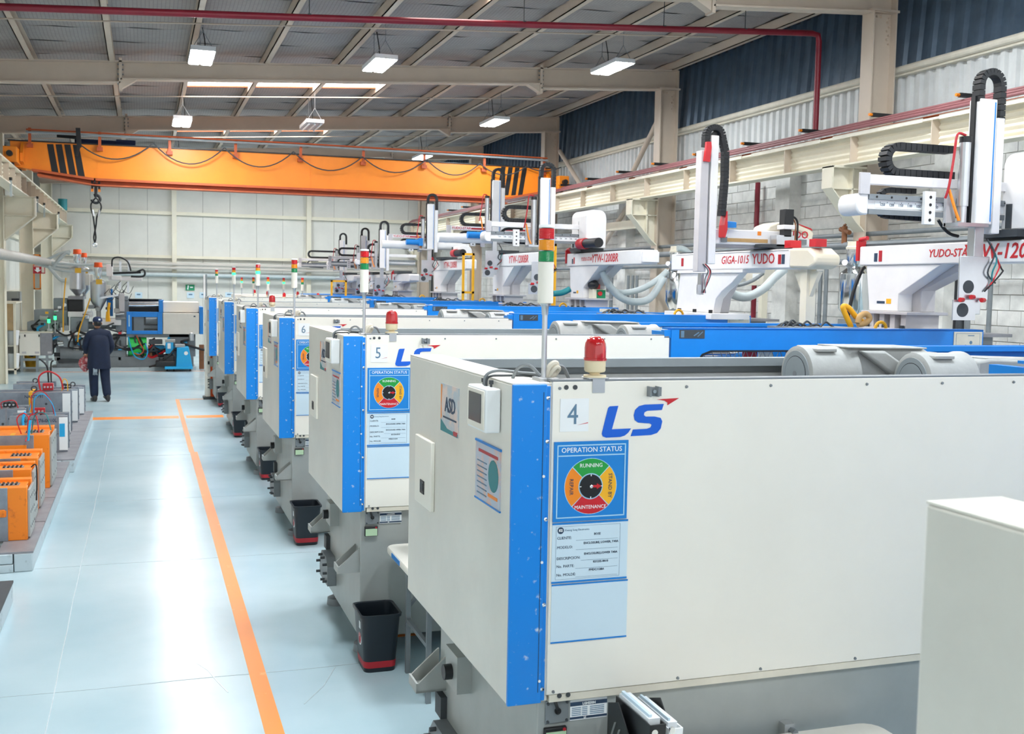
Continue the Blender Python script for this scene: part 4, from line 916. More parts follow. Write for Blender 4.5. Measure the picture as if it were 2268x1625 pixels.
hose_loop(qe, 'cyan', [(-.4, .1, .0), (-.38, .02, .22), (-.28, .0, .28), (-.18, .0, .16), (-.14, .02, .0)], 'blue hose arching over the mould numbered NA839276')
hose_loop(qf, 'cyan', [(-.5, -.02, -.1), (-.55, -.06, -.3), (-.7, -.06, -.34), (-.85, -.04, -.36)], 'blue hose across the face of the mould numbered NA877791')
hose_loop(qf, 'red', [(-.4, .2, 0), (-.42, .2, .2), (-.3, .2, .28), (-.15, .2, .2), (-.1, .2, .02)], 'red hose bundle on the mould numbered NA877791', .012)
hose_loop(qf, 'yellow', [(-.12, .2, 0), (-.1, .2, .16), (-.05, .2, .14), (-.04, .2, 0)], 'yellow hose on the mould numbered NA877791')
hose_loop(qj, 'black', [(-.1, .3, 0), (-.12, .3, .25), (-.2, .3, .36), (-.24, .3, .38)], 'black cable standing up from a far steel mould', .014)
hose_loop(qj, 'black', [(-.06, .3, 0), (-.06, .3, .3), (-.02, .3, .36)], 'second black cable standing up from a far steel mould', .012)
hose_loop(qe, 'cyan', [(-.5, .05, .05), (-.52, -.04, -.05), (-.5, -.05, -.2), (-.49, -.06, -.32)], 'thick blue hose end dropping before the mould numbered NA839276', .016)
hose_loop(qd, 'cyan', [(-.2, -.02, .16), (-.21, -.05, .05), (-.22, -.06, -.05)], 'short blue hose end over the fourth orange mould', .014)
hose_loop(qb, 'black', [(-.03, .1, 0), (.012, .1, .02), (.02, .08, -.12), (.016, .05, -.3)], 'thin black cable down the side of the second orange mould')
hose_loop(qi, 'red', [(-.3, .1, 0), (-.3, .1, .08), (-.15, .1, .1), (-.1, .1, 0)], 'short red hose on the leftmost steel mould')
for q, nm, lab, m, s in ((qf, 'manifold_block', 'dark red manifold block on the steel mould numbered NA877791', 'redsafe', (-.38, .28, .0, .14, .1, .1)), (qe, 'manifold_block', 'dark red manifold block on the steel mould numbered NA839276', 'redsafe', (-.42, .2, .0, .14, .08, .08)), (qi, 'connector_box', 'black connector box on the leftmost steel mould', 'black', (-.3, .25, 0, .16, .1, .06)), (qg, 'connector_box', 'black connector box on the aisle-end steel mould', 'black', (-.22, .2, 0, .12, .1, .06))):
    x, y, z = q.x+s[0], q.y+s[1], q.z+s[2]
    t = thing(nm, (x, y, z), lab, 'fitting')
    part(t, 'body', MB().box(x, x+s[3], y, y+s[4], z, z+s[5]), m, bev=.006)
    for i in range(3): part(t, 'port', MB().cyl((x+s[3]*(.2+.3*i), y-.02, z+s[5]*.5), (x+s[3]*(.2+.3*i), y, z+s[5]*.5), .014, n=8), 'alu')

# ============================================================ the worker walking away
def person():
    P0 = PZ(220, 888, 0)
    t = thing('person', P0, 'person in dark navy work clothes and cap walking away along the aisle', 'person')
    t.rotation_euler.z = R(14)
    def skin_mesh(nm, vs, es, rs, m, sub=2):
        me = bpy.data.meshes.new(nm); me.from_pydata(vs, es, []); me.materials.append(MATS[m])
        o = bpy.data.objects.new(nm, me); COL.objects.link(o); o.parent = t
        sk = o.modifiers.new('skin', 'SKIN'); sk.use_smooth_shade = True
        if not me.skin_vertices: 
            bpy.context.view_layer.objects.active = o
        lay = me.skin_vertices[0].data if me.skin_vertices else None
        if lay:
            for i, r in enumerate(rs): lay[i].radius = r if isinstance(r, tuple) else (r, r)
            lay[0].use_root = True
        s = o.modifiers.new('sub', 'SUBSURF'); s.levels = s.render_levels = sub
        return o
    vs = [(0, 0, .86), (0, .0, 1.04), (0, .02, 1.22), (0, .04, 1.33), (0, .07, 1.41),
          (-.17, .03, 1.315), (-.245, .03, 1.08), (-.19, .23, .93),
          (.17, .03, 1.315), (.25, .0, 1.06), (.2, .17, .9),
          (-.09, 0, .80), (-.095, .03, .46), (-.09, .0, .06),
          (.095, -.01, .80), (.11, -.02, .46), (.12, -.15, .085)]
    es = [(0, 1), (1, 2), (2, 3), (3, 4), (3, 5), (5, 6), (6, 7), (3, 8), (8, 9), (9, 10), (0, 11), (11, 12), (12, 13), (0, 14), (14, 15), (15, 16)]
    rs = [(.185, .135), (.18, .13), (.18, .13), (.13, .1), (.062, .062), .088, .066, .046, .088, .066, .046, .12, .095, .08, .12, .095, .08]
    skin_mesh('body', vs, es, rs, 'navycloth')
    jk = []
    for z, w, d, yo in ((.64, .43, .30, -.01), (.72, .425, .30, -.008), (.86, .41, .29, 0), (1.0, .40, .28, .005), (1.15, .40, .28, .012), (1.27, .37, .25, .025), (1.35, .24, .17, .045)):
        jk.append([(x, y+yo, z) for x, y, _ in rr(0, 0, w, d, .13, 0, 5)])
    part(t, 'jacket', _local(loft(jk, False, True), t), 'navycloth', smooth=True)
    part(t, 'collar', _local(loft([[(x, y+.055, 1.36) for x, y, _ in rr(0, 0, .17, .17, .08, 0)], [(x, y+.07, 1.42) for x, y, _ in rr(0, 0, .14, .14, .068, 0)]], False, False), t), 'navycloth', smooth=True)
    # head: skull, jaw, nose, ears
    def head(u, v):
        a, b = 2*math.pi*u, math.pi*v; r = math.sin(b)
        x, y, z = .074*r*math.cos(a), .092*r*math.sin(a), .112*math.cos(b)
        if z < 0: x *= 1+.35*z/.112*.5; y = y*(1+.1*z/.112)+(.012 if y > 0 else .02)*(-z/.112)
        y += .02*math.exp(-((z+.015)/.02)**2)*max(0, math.sin(a))**14
        return (x, y+.095, z+1.515)
    hd = part(t, 'head', None or _local(MB().grid(head, 24, 14), t), 'skin', smooth=True)
    for s in (-1, 1):
        part(hd, 'ear', _local(MB().lathe([(.002, -.012), (.02, -.008), (.024, .004), (.01, .012)], (s*.076, .085, 1.51), 10, 'x'), t), 'skin', smooth=True)
        part(hd, 'eye', _local(MB().lathe([(.001, .0), (.008, .003), (.008, .006)], (s*.03, .178, 1.525), 8, 'y'), t), 'black')
    part(hd, 'mouth', _local(MB().box(-.022, .022, .178, .186, 1.465, 1.47), t), 'redsafe')
    part(hd, 'hair', _local(MB().grid(lambda u, v: tuple(Vector((0, .09, 1.515))+1.03*(Vector(head(u, .22+.42*v))-Vector((0, .095, 1.515)))) if math.sin(2*math.pi*u) < .35 else (0, .03, 1.53), 24, 6), t), 'black', smooth=True)
    # cap with brim and white mark at the back
    cap = part(t, 'cap', _local(MB().lathe([(.088, 1.555), (.09, 1.575), (.086, 1.605), (.07, 1.632), (.04, 1.648), (.003, 1.652)], (0, .09, 0), 24), t), 'navycap', smooth=True)
    part(cap, 'brim', _local(MB().grid(lambda u, v: ((.085+.0*v)*math.cos(math.pi*u)*(1-.1*v), .09+.085*math.sin(math.pi*u)*(1+.85*v)+.02*v, 1.562-.02*v), 14, 3), t), 'navycap', smooth=True)
    part(cap, 'mark', _local(MB().box(.0, .035, -.004, .001, 1.58, 1.612), t), 'paper')
    # hands with fingers; the left one holds a red rag
    for s, w in ((-1, Vector((-.19, .23, .93))), (1, Vector((.2, .17, .9)))):
        vs = [(0, 0, 0), (0, .05, -.045)]; es = [(0, 1)]; rs = [.028, (.036, .02)]
        for k in range(4):
            x = -.03+.02*k; L = [.03, .035, .033, .026][k]
            n = len(vs); vs += [(x, .075, -.06), (x, .085+L*.5, -.08-L*.4), (x*.9, .075+L*.3, -.1-L*.8)]; es += [(1, n), (n, n+1), (n+1, n+2)]; rs += [.011, .0095, .008]
        n = len(vs); vs += [(-s*.035, .04, -.03), (-s*.045, .065, -.055), (-s*.035, .08, -.075)]; es += [(0, n), (n, n+1), (n+1, n+2)]; rs += [.013, .011, .009]
        skin_mesh('hand', [tuple(Vector(v)+w) for v in vs], es, rs, 'skin', 1)
    for s, c, rz in ((-1, Vector((-.09, 0, 0)), 0), (1, Vector((.12, -.15, .02)), -.2)):
        secs = []
        for yy, w, h in ((-.08, .06, .08), (-.06, .09, .13), (.03, .1, .125), (.09, .1, .085), (.16, .095, .065), (.2, .055, .04)):
            secs.append([(c.x+x, c.y+yy, c.z+max(0, z)+rz*(-yy)) for x, _, z in [(w/2*math.cos(a), 0, h/2+h/2*math.sin(a)) for a in [2*math.pi*i/12 for i in range(12)]]])
        part(t, 'shoe', _local(loft(secs), t), 'black', smooth=True)
    gl = part(t, 'glove', _local(MB().box(-.14, -.06, -.155, -.135, .58, .66), t), 'glove', bev=.008, label='grey glove in the back pocket')
    for i in range(4): part(gl, 'finger', _local(MB().cyl((-.132+.018*i, -.145, .59), (-.138+.024*i, -.15, .53-.006*(i % 2)), .0085, n=8), t), 'glove', smooth=True)
    return t, P0
def _local(mb, t):
    """figure coordinates are already local to the person: shift them so that part() maps them back"""
    o = org(t); mb.v = [(p[0]+o.x, p[1]+o.y, p[2]+o.z) for p in mb.v]; return mb
PT, PP = person()
rg = Vector((math.cos(R(14))*-.2-math.sin(R(14))*.3, math.sin(R(14))*-.2+math.cos(R(14))*.3, 0))+PP
def ragf(u, v):
    a = 2*math.pi*u; r = (.02+.085*math.sin(math.pi*min(1, v*1.05))**.7)*(1+.25*math.sin(3*a)+.12*math.sin(7*a+v*5))
    return (rg.x+r*math.cos(a), rg.y+.7*r*math.sin(a), .86-.30*v)
single('rag', MB().grid(ragf, 24, 8), 'ragred', 'red and white rag bundle held by the walking worker', 'rag', smooth=True)
# ============================================================ take-out robots standing on the machines
def chain(pts, w, h, gap=.12):
    b = MB(); pts = [Vector(p) for p in pts]
    for a, c in zip(pts, pts[1:]):
        d = c-a; b.sweep([a+d*gap*.5, c-d*gap*.5], [(-w/2, -h/2), (w/2, -h/2), (w/2, h/2), (-w/2, h/2)], up=(0, 1, 0))
        b.sweep([a, c], [(-w/2+.006, -h/3), (w/2-.006, -h/3), (w/2-.006, h/3), (-w/2+.006, h/3)], up=(0, 1, 0))
    return b
def resample(pts, step):
    out = [Vector(pts[0])]; acc = 0
    for a, c in zip(pts, pts[1:]):
        a, c = Vector(a), Vector(c); L = (c-a).length; n = max(1, int(round(L/step)))
        out += [a+(c-a)*i/n for i in range(1, n+1)]
    return out
def robot(lab, X0, yf, yn, z0, z1, pf, pn, yk, kx0, kx1, zk, ax, atop, alow, hump, text, style, cable='right'):
    """traverse robot: pedestal, beam along the hall, kick beam across, upright arm with its looped cable chain"""
    X1 = X0+.22
    t = thing('takeout_robot', (X0+.11, (pf+pn)/2, 2.085), lab, 'robot', 'take-out robots on the machines')
    # pedestal: ribbed foot, flared column
    foot = part(t, 'foot', MB().box(X0-.1, X1+.12, pn+.05, pf, 2.087, 2.115).box(X0-.08, X1+.1, pn+.02, pf, 2.225, 2.25), 'robotgrey', bev=.004)
    for k in range(4): part(foot, 'rib', MB().box(X0-.04, X1+.06, pn+.08+k*(pf-pn-.2)/3, pn+.14+k*(pf-pn-.2)/3, 2.115, 2.225), 'robotgrey')
    for k in range(3): part(foot, 'bolt', MB().cyl((X0-.06, pn+.1+.22*k, 2.115), (X0-.06, pn+.1+.22*k, 2.14), .02, n=8), 'darkgrey')
    yi = pn+(pf-pn)*.42
    part(t, 'column', MB().prism([(pf, 2.25), (pf+.06, z0), (pn-.25, z0), (yi-.02, 2.39), (yi-.02, 2.25)], 'x', X0, X0+.14), 'robotwhite', bev=.006)
    part(t, 'column_web', MB().prism([(pf, 2.25), (pf+.06, z0), (pn-.42, z0), (yi-.12, 2.42), (yi-.12, 2.25)], 'x', X0+.14, X1+.06), 'robotgrey', bev=.004)
    part(t, 'warning_label', MB().box(X0-.0025, X0, pf-.28, pf-.22, 2.31, 2.35), 'yellow')
    part(t, 'warning_label', MB().box(X0-.0025, X0, pf-.2, pf-.1, 2.31, 2.33), 'ink')
    # beam
    bm = part(t, 'beam', MB().box(X0-.015, X1, yn, yf, z0, z1), 'robotwhite', bev=.01)
    part(bm, 'slide_rail', MB().box(X0+.03, X1-.03, yn+.05, yf-.02, z1, z1+.02), 'darkgrey')
    part(bm, 'end_cap', MB().box(X0-.005, X1-.01, yn-.06, yn, z0+.02, z1-.02), 'robotwhite', bev=.01)
    part(bm, 'label', MB().box(X0-.018, X0-.014, yf-.3, yf-.26, z0+.03, z0+.12), 'redsafe')
    part(bm, 'label', MB().box(X0-.018, X0-.014, yf-.24, yf-.2, z0+.03, z0+.1), 'ink')
    part(bm, 'end_bracket', MB().box(X0-.03, X0+.05, yf, yf+.03, z0+.04, z1+.05).cyl((X0, yf+.02, z1+.06), (X0, yf-.08, z1+.07), .018, n=8), 'red')
    if text:
        for s, fr, sz, bo in text: lettering(bm, 'lettering', s, 'red', (X0-.0165, yf+(yn-yf)*fr, (z0+z1)/2), sz, right=(0, -1, 0), bold=bo, shear=.18)
    # carriage and its rounded cover
    cg = part(t, 'carriage', MB().box(X0-.06, X1+.06, yk-.28, yk+.12, z1+.02, z1+.07), 'darkgrey')
    if hump:
        h0, h1, hz = hump; n = 8
        pts = [(X0-.02, z1+.07), (X1+.06, z1+.07), (X1+.06, hz-.1)]+[(X1-.04+.1*math.cos(R(90*i/n)), hz-.1+.1*math.sin(R(90*i/n))) for i in range(n+1)]+[(X0+.08-.1*math.sin(R(90*i/n)), hz-.1+.1*math.cos(R(90*i/n))) for i in range(n+1)]
        hp = part(t, 'carriage_cover', MB().prism(pts, 'y', h0, h1), 'robotwhite', bev=.015)
        part(hp, 'seam', MB().box(X0-.0225, X0-.0195, (h0+h1)/2-.003, (h0+h1)/2+.003, z1+.1, hz-.15), 'darkgrey')
        part(hp, 'seam', MB().box(X0-.03, X0-.015, h1-.1, h1-.05, z1+.08, z1+.25), 'darkgrey')
        part(t, 'traverse_motor', MB().cyl((X0-.06, h0-.05, z1+.12), (X0-.06, h0-.55, z1+.12), .065, n=16), 'black', smooth=True)
        part(t, 'motor_flange', MB().cyl((X0-.06, h0+.1, z1+.12), (X0-.06, h0-.12, z1+.12), .075, n=16), 'red', smooth=True)
    # kick beam across the machine
    zb, zt = zk
    yk0, yk1 = yk-.09, yk+.09
    kb = part(t, 'kick_beam', MB().box(kx0+.08, kx1, yk0, yk1, zb+.02, zt-.02), 'robotwhite', bev=.006)
    if style != 'tube':
        part(kb, 'guide_rail', MB().box(kx0+.1, kx1, yk0-.02, yk0, zt-.04, zt-.005), 'midgrey'); part(kb, 'guide_rail', MB().box(kx0+.1, kx1, yk0-.02, yk0, zb+.005, zb+.04), 'midgrey')
        for k in range(int((kx1-kx0)/.12)): part(kb, 'rail_bolt', MB().cyl((kx0+.16+.12*k, yk0-.023, zt-.022), (kx0+.16+.12*k, yk0-.018, zt-.022), .008, n=6), 'black')
        part(kb, 'scale_strip', MB().box(kx0+.16, kx1-.1, yk0-.003, yk0, (zb+zt)/2-.022, (zb+zt)/2+.022), 'paper')
        if style == 'scale':
            xs = [1250, 1200, 1150, 1100, 1050, 1000, 950, 900, 850, 800, 750, 700, 650, 600, 550, 500]
            for k, v in enumerate(xs):
                x = kx0+.22+k*.074
                if x > kx1-.12: break
                lettering(kb, 'lettering', str(v), 'ink', (x, yk0-.0035, (zb+zt)/2), .026, bold=.0002, sx=.8)
        for k in range(18):
            x = kx0+.2+k*(kx1-kx0-.4)/17; part(kb, 'tick', MB().box(x, x+.003, yk0-.0042, yk0-.003, (zb+zt)/2+.012, (zb+zt)/2+.02), 'ink')
    n = 6
    part(kb, 'nose_cap', MB().prism([(kx0+.1, zt)]+[(kx0+.05-.05*math.sin(R(180*i/n)), (zt+zb)/2+(zt-zb)/2*math.cos(R(180*i/n))) for i in range(n+1)]+[(kx0+.1, zb)], 'y', yk0-.015, yk1+.015), 'robotwhite', bev=.012)
    ur = part(t, 'upper_rail', MB().box(kx0+.08, kx1+.02, yk0-.02, yk0+.04, zt+.06, zt+.125), 'robotwhite', bev=.004)
    part(ur, 'end_plate', MB().box(kx0+.02, kx0+.1, yk0-.025, yk0-.005, zt-.01, zt+.135), 'robotgrey', bev=.003)
    if style == 'stripe' or style == 'tube':
        part(ur, 'red_stripe', MB().box(kx0+.45, kx1, yk0-.0225, yk0-.0195, zt+.075, zt+.105), 'redsafe')
        lettering(ur, 'lettering', 'YUDO-STAR', 'red', (kx0+.28, yk0-.0215, zt+.092), .06, bold=.001)
    if style == 'tube':
        part(t, 'kick_tube', MB().cyl((kx0-.12, yk0-.02, (zb+zt)/2), (kx1-.1, yk0-.02, (zb+zt)/2), .08, n=18), 'robotwhite', smooth=True)
        part(t, 'drive_motor', MB().cyl((kx0+.35, yk0-.14, zt-.02), (kx0+.6, yk0-.14, zt-.02), .055, n=14).box(kx0+.6, kx0+.68, yk0-.2, yk0-.08, zt-.09, zt+.06), 'boardblue', smooth=True)
    sp = part(t, 'slide_plate', MB().box(ax-.42, ax-.33, yk0-.05, yk0-.02, zb-.05, zt+.03), 'robotwhite', bev=.003)
    for k in range(4): part(sp, 'hole', MB().cyl((ax-.375, yk0-.0525, zb-.02+k*(zt-zb+.01)/3), (ax-.375, yk0-.049, zb-.02+k*(zt-zb+.01)/3), .011, n=10), 'black')
    # horizontal cable chain above the kick beam
    zc = zt+.16; r = .09; xl = kx0+.4
    pts = [(ax-.08, yk+.02, zc)]+[(xl, yk+.02, zc)]+arc((xl, yk+.02, zc+r), r, -90, -270, 9)+[(ax-.1, yk+.02, zc+2*r)]
    part(t, 'cable_chain', chain(resample(pts, .045), .09, .05), 'rubber')
    pts = [(kx0+.75, yk+.06, zb+.0), (kx0+.38, yk+.06, zb+.01)]+arc((kx0+.38, yk+.06, zb+.1), .09, -90, -270, 7)+[(kx0+.6, yk+.06, zb+.19)]
    part(t, 'cable_chain', chain(resample(pts, .04), .05, .035), 'rubber')
    # upright arm
    ar = part(t, 'upright_arm', MB().box(ax-.07, ax+.07, yk0-.14, yk0-.03, alow, atop), 'robotwhite', bev=.006)
    part(ar, 'arm_edge', MB().box(ax+.05, ax+.058, yk0-.143, yk0-.139, alow+.02, atop-.02), 'boardblue')
    part(t, 'second_arm', MB().box(ax+.085, ax+.15, yk0-.13, yk0-.05, alow-.06, atop-.12), 'robotwhite', bev=.005)
    part(ar, 'arm_rail', MB().box(ax-.085, ax-.07, yk0-.1, yk0-.06, alow, atop+.02), 'black')
    part(t, 'lower_arm', MB().box(ax-.05, ax+.03, yk0-.12, yk0-.05, alow-.62, alow), 'alu', bev=.004)
    r = .09
    pts = [(ax-.05, yk0-.09, atop-.02), (ax-.05, yk0-.09, atop+.1)]+arc((ax-.05+r, yk0-.09, atop+.1), r, 180, 0, 10)+[(ax-.05+2*r, yk0-.09, atop-.15)]
    if cable == 'long': pts += [(ax-.05+2*r, yk0-.09, atop-.75)]
    part(t, 'arm_chain', chain(resample(pts, .04), .075, .045), 'rubber')
    part(t, 'gas_cylinder', MB().cyl((ax-.15, yk0-.1, alow+.12), (ax-.15, yk0-.1, atop-.3), .038, n=18).lathe([(.03, alow+.0), (.03, alow+.12)], (ax-.15, yk0-.1, 0), 14), 'alu', smooth=True)
    part(t, 'cylinder_cap', MB().cyl((ax-.15, yk0-.1, atop-.3), (ax-.15, yk0-.1, atop-.26), .04, n=16), 'black', smooth=True)
    part(t, 'air_line', MB().tube(smoothpts([(ax-.15, yk0-.1, atop-.25), (ax-.22, yk0-.1, atop-.25), (ax-.24, yk0-.1, atop-.4), (ax-.27, yk0-.1, atop-.6), (ax-.28, yk0-.08, atop-.68)], 5), .009, 6), 'redsafe', smooth=True)
    part(t, 'air_line', MB().tube(smoothpts([(ax-.25, yk0-.08, atop-.62), (ax-.22, yk0-.11, alow+.1), (ax-.19, yk0-.12, alow+.02)], 5), .011, 6), 'orange', smooth=True)
    part(t, 'arm_foot', MB().box(ax-.24, ax+.02, yk0-.17, yk0-.03, alow-.02, alow+.005), 'alu')
    part(t, 'mount_plate', MB().box(ax-.24, ax-.16, yk0-.05, yk0-.02, zb-.06, zt+.04), 'robotgrey', bev=.003)
    # gripper with vacuum plates and wiring
    gp = part(t, 'gripper_plate', MB().box(ax-.18, ax+.07, yk0-.14, yk0-.125, alow-.52, alow-.22), 'alu', bev=.003)
    part(gp, 'cut_out', MB().lathe([(.045, -.003), (.045, .0)], (ax-.1, yk0-.14, alow-.43), 18, 'y'), 'darkgrey')
    part(gp, 'lower_plate', MB().box(ax-.22, ax-.03, yk0-.14, yk0-.128, alow-.66, alow-.52), 'alu')
    part(gp, 'cut_out', MB().lathe([(.048, -.003), (.048, .0)], (ax-.14, yk0-.14, alow-.59), 18, 'y'), 'darkgrey')
    for k in range(3): part(gp, 'suction_joint', MB().cyl((ax-.19+.09*k, yk0-.17, alow-.52+.02*(k % 2)), (ax-.15+.09*k, yk0-.15, alow-.52+.02*(k % 2)), .016, n=8), 'red')
    for k in range(4):
        m = ('darkgrey', 'teal', 'red', 'black')[k]
        part(gp, 'wire', MB().tube(smoothpts([(ax+.06, yk0-.12, alow-.1), (ax+.1+.02*k, yk0-.15, alow-.2-.03*k), (ax+.04+.04*k, yk0-.16, alow-.33), (ax+.12-.03*k, yk0-.15, alow-.4-.02*k)], 5), .006, 5), m, smooth=True)
    return t
robot('white take-out robot with a numbered scale arm, nearest the camera at the right edge', 5.78, 7.80, 5.2, 2.625, 2.785, 7.66, 7.06, 6.28, 4.52, 5.9, (2.92, 3.065), 5.47, 3.73, 2.88, (5.62, 6.2, 3.40), (('YUDO-STAR', .42, .085, .001), ('YTW-1200BR', .64, .15, .0025)), 'scale')
robot('white take-out robot lettered YTW-1200BR behind the tall signal tower', 5.72, 14.39, 11.97, 2.69, 2.865, 14.25, 13.5, 14.05, 4.33, 5.9, (2.985, 3.13), 5.15, 3.86, 2.95, (13.7, 14.22, 3.45), (('YUDO-STAR', .30, .07, .0005), ('YTW-1200BR', .55, .15, .0025)), 'scale')
robot('white take-out robot with a red striped upper rail and tall chained arm', 5.72, 17.95, 15.55, 2.72, 2.92, 17.85, 17.0, 17.6, 4.75, 6.3, (3.1, 3.25), 5.6, 4.15, 3.2, None, (('YTW-1200BR', .6, .17, .0025),), 'tube', 'long')
robot('white take-out robot with a red striped rail, fourth along the row', 5.72, 22.1, 19.6, 2.68, 2.88, 21.9, 21.0, 21.4, 4.6, 6.3, (3.1, 3.25), 5.45, 4.0, 3.1, (20.1, 20.5, 3.15), (('YTW-1200BR', .6, .17, .0025),), 'tube', 'long')
for k, (yk, dx) in enumerate(((24.8, 0), (28.2, .1), (31.6, .0))):
    robot(['nearest', 'middle', 'farthest'][k]+' of the three small distant take-out robots', 5.6+dx, yk+.5, yk-1.2, 2.45, 2.62, yk+.4, yk-.35, yk, 4.6+dx-.2*k, 6.0+dx, (2.82, 2.95), 5.2+dx+.12*k, 3.62, 2.75, None, None, 'plain')
# the machines those robots stand on, seen only as covers over the row
for k, yy in enumerate((24.3, 27.7, 31.1)):
    t = thing('injection_machine', (4.5, yy, 0), 'distant injection machine under the small robots, %s of three' % ['nearest', 'middle', 'farthest'][k], 'machine', 'distant injection machines')
    part(t, 'body', MB().box(2.4, 4.4, yy, yy+1.3, .1, 2.02), 'white', bev=.01)
    part(t, 'safety_gate', MB().box(4.4, 6.6, yy, yy+1.3, .1, 2.06), 'blue', bev=.01)
    part(t, 'platen', MB().box(5.3, 6.3, yy+.1, yy+1.25, 2.06, 2.085), 'plate')
    part(t, 'foot', MB().box(2.5, 6.5, yy+.1, yy+1.2, 0, .1), 'darkgrey')
    for j, xx in enumerate((2.6, 3.35)):
        if k == 2 and j: continue
        tw = part(t, 'signal_tower', MB().cyl((xx, yy+.1, 2.02), (xx, yy+.1, 2.2), .012, n=8), 'alu')
        part(tw, 'tower_body', MB().cyl((xx, yy+.1, 2.2), (xx, yy+.1, 2.34), .03, n=12), 'white', smooth=True)
        for i, m in enumerate(('lensgreenlit' if (j+k) % 2 == 0 else 'lensgreen', 'lensamber', 'lensred')): part(tw, ('green_lens', 'amber_lens', 'red_lens')[i], MB().cyl((xx, yy+.1, 2.34+.05*i), (xx, yy+.1, 2.39+.05*i), .03, n=12), m, smooth=True)
        bc = part(t, 'beacon', MB().cyl((xx+.35, yy+.1, 2.02), (xx+.35, yy+.1, 2.06), .035, n=12), 'beige'); part(bc, 'dome', MB().lathe([(.035, 2.06), (.035, 2.12), (.02, 2.15), (.002, 2.155)], (xx+.35, yy+.1, 0), 12), 'lensred', smooth=True)

# --- the rounded-cover robot with its propped beam
def giga():
    Y_ = 9.25; X0 = 5.7; X1 = 5.92
    t = thing('takeout_robot', (X0+.1, 10.45, 2.085), 'white take-out robot with cream rounded cover, beam propped on a post', 'robot', 'take-out robots on the machines')
    part(t, 'foot', MB().box(X0-.12, X1+.12, 9.98, 11.05, 2.087, 2.15), 'robotwhite', bev=.006)
    for k in range(3): part(t, 'bolt', MB().cyl((X0-.06, 10.1+.35*k, 2.15), (X0-.06, 10.1+.35*k, 2.185), .022, n=8), 'black')
    part(t, 'column', MB().prism([(11.0, 2.15), (10.92, 2.58), (9.62, 2.58), (9.78, 2.47), (9.98, 2.38), (10.1, 2.3), (10.15, 2.15)], 'x', X0, X0+.09), 'robotwhite', bev=.01)
    part(t, 'column_web', MB().prism([(10.95, 2.15), (10.9, 2.58), (9.95, 2.58), (10.05, 2.42), (10.16, 2.3), (10.2, 2.15)], 'x', X0+.09, X1), 'robotgrey', bev=.01)
    part(t, 'collar', MB().box(X0-.02, X1+.02, 9.55, 10.95, 2.575, 2.605), 'robotwhite')
    bm = part(t, 'beam', MB().box(X0-.015, X1, 8.72, 11.12, 2.605, 2.79), 'robotwhite', bev=.015)
    part(bm, 'end_cap', MB().prism([(8.72, 2.61), (8.4, 2.6), (8.3, 2.64), (8.3, 2.72), (8.42, 2.79), (8.72, 2.795)], 'x', X0-.03, X1+.02), 'cream', bev=.025)
    part(bm, 'slide_rail', MB().box(X0+.03, X1-.03, 8.8, 11.0, 2.79, 2.808), 'darkgrey')
    part(bm, 'edge_line', MB().box(X0-.018, X0-.014, 8.75, 11.0, 2.775, 2.779), 'plate')
    lettering(bm, 'lettering', 'GIGA-1015', 'red', (X0-.0165, 9.72, 2.70), .115, right=(0, -1, 0), bold=.0005, shear=.2)
    lettering(bm, 'lettering', 'YUDO', 'red', (X0-.0165, 9.18, 2.70), .14, right=(0, -1, 0), bold=.002)
    for y, m in ((10.85, 'redsafe'), (8.84, 'ink'), (8.9, 'redsafe')): part(bm, 'label', MB().box(X0-.018, X0-.014, y-.03, y+.02, 2.65, 2.74), m)
    for y in (8.75, 8.35): part(t, 'end_stop', MB().box(X0, X0+.12, y, y+.1, 2.8, 2.87), 'red', bev=.004)
    part(t, 'prop_post', MB().box(X0+.04, X0+.14, 8.52, 8.62, 0.0, 2.6).prism([(8.62, 2.35), (8.78, 2.58), (8.62, 2.58)], 'x', X0+.07, X0+.11).prism([(8.52, 2.35), (8.38, 2.58), (8.52, 2.58)], 'x', X0+.07, X0+.11), 'cream')
    # carriage, motor, kick beam with the rounded cover
    q = lambda x, y: PY(x, y, Y_)
    a, b = q(1590, 508), q(1590, 541); e = q(1795, 512)
    kz0, kz1 = b.z, a.z; kx0, kx1 = q(1575, 520).x, e.x
    part(t, 'carriage', MB().box(X0-.12, X1+.1, Y_-.2, Y_+.2, 2.808, kz0+.01), 'darkgrey')
    kb = part(t, 'kick_beam', MB().prism([(kx0, kz0), (kx1-.05, kz0), (kx1, kz0+.03), (kx1-.12, kz1-.03), (q(1755, 510).x, kz1), (kx0, kz1)], 'y', Y_-.08, Y_+.08), 'robotwhite', bev=.008)
    part(kb, 'brass_strip', MB().box(q(1598, 530).x, q(1690, 530).x, Y_-.085, Y_-.08, kz0+.025, kz0+.06).box(q(1738, 530).x, q(1760, 530).x, Y_-.085, Y_-.08, kz0+.025, kz0+.06), 'woodbeige')
    part(kb, 'under_rail', MB().box(kx0, q(1720, 540).x, Y_-.07, Y_+.07, kz0-.03, kz0), 'plate')
    part(kb, 'stop_block', MB().box(q(1587, 530).x, q(1599, 530).x, Y_-.1, Y_-.08, kz0+.02, kz0+.07).box(q(1760, 530).x, q(1774, 530).x, Y_-.1, Y_-.08, kz0+.02, kz0+.07), 'midgrey')
    lettering(kb, 'lettering', 'YUDO', 'red', (q(1752, 522).x, Y_-.081, q(1752, 521).z), .1, bold=.002)
    part(kb, 'label', MB().box(q(1668, 515).x, q(1676, 515).x, Y_-.083, Y_-.08, q(1668, 522).z, q(1668, 513).z), 'orange')
    cv = [q(x, y) for x, y in ((1690, 513), (1696, 500), (1715, 493), (1740, 492), (1765, 497), (1788, 507), (1796, 516), (1793, 530), (1786, 546), (1776, 520), (1762, 514))]
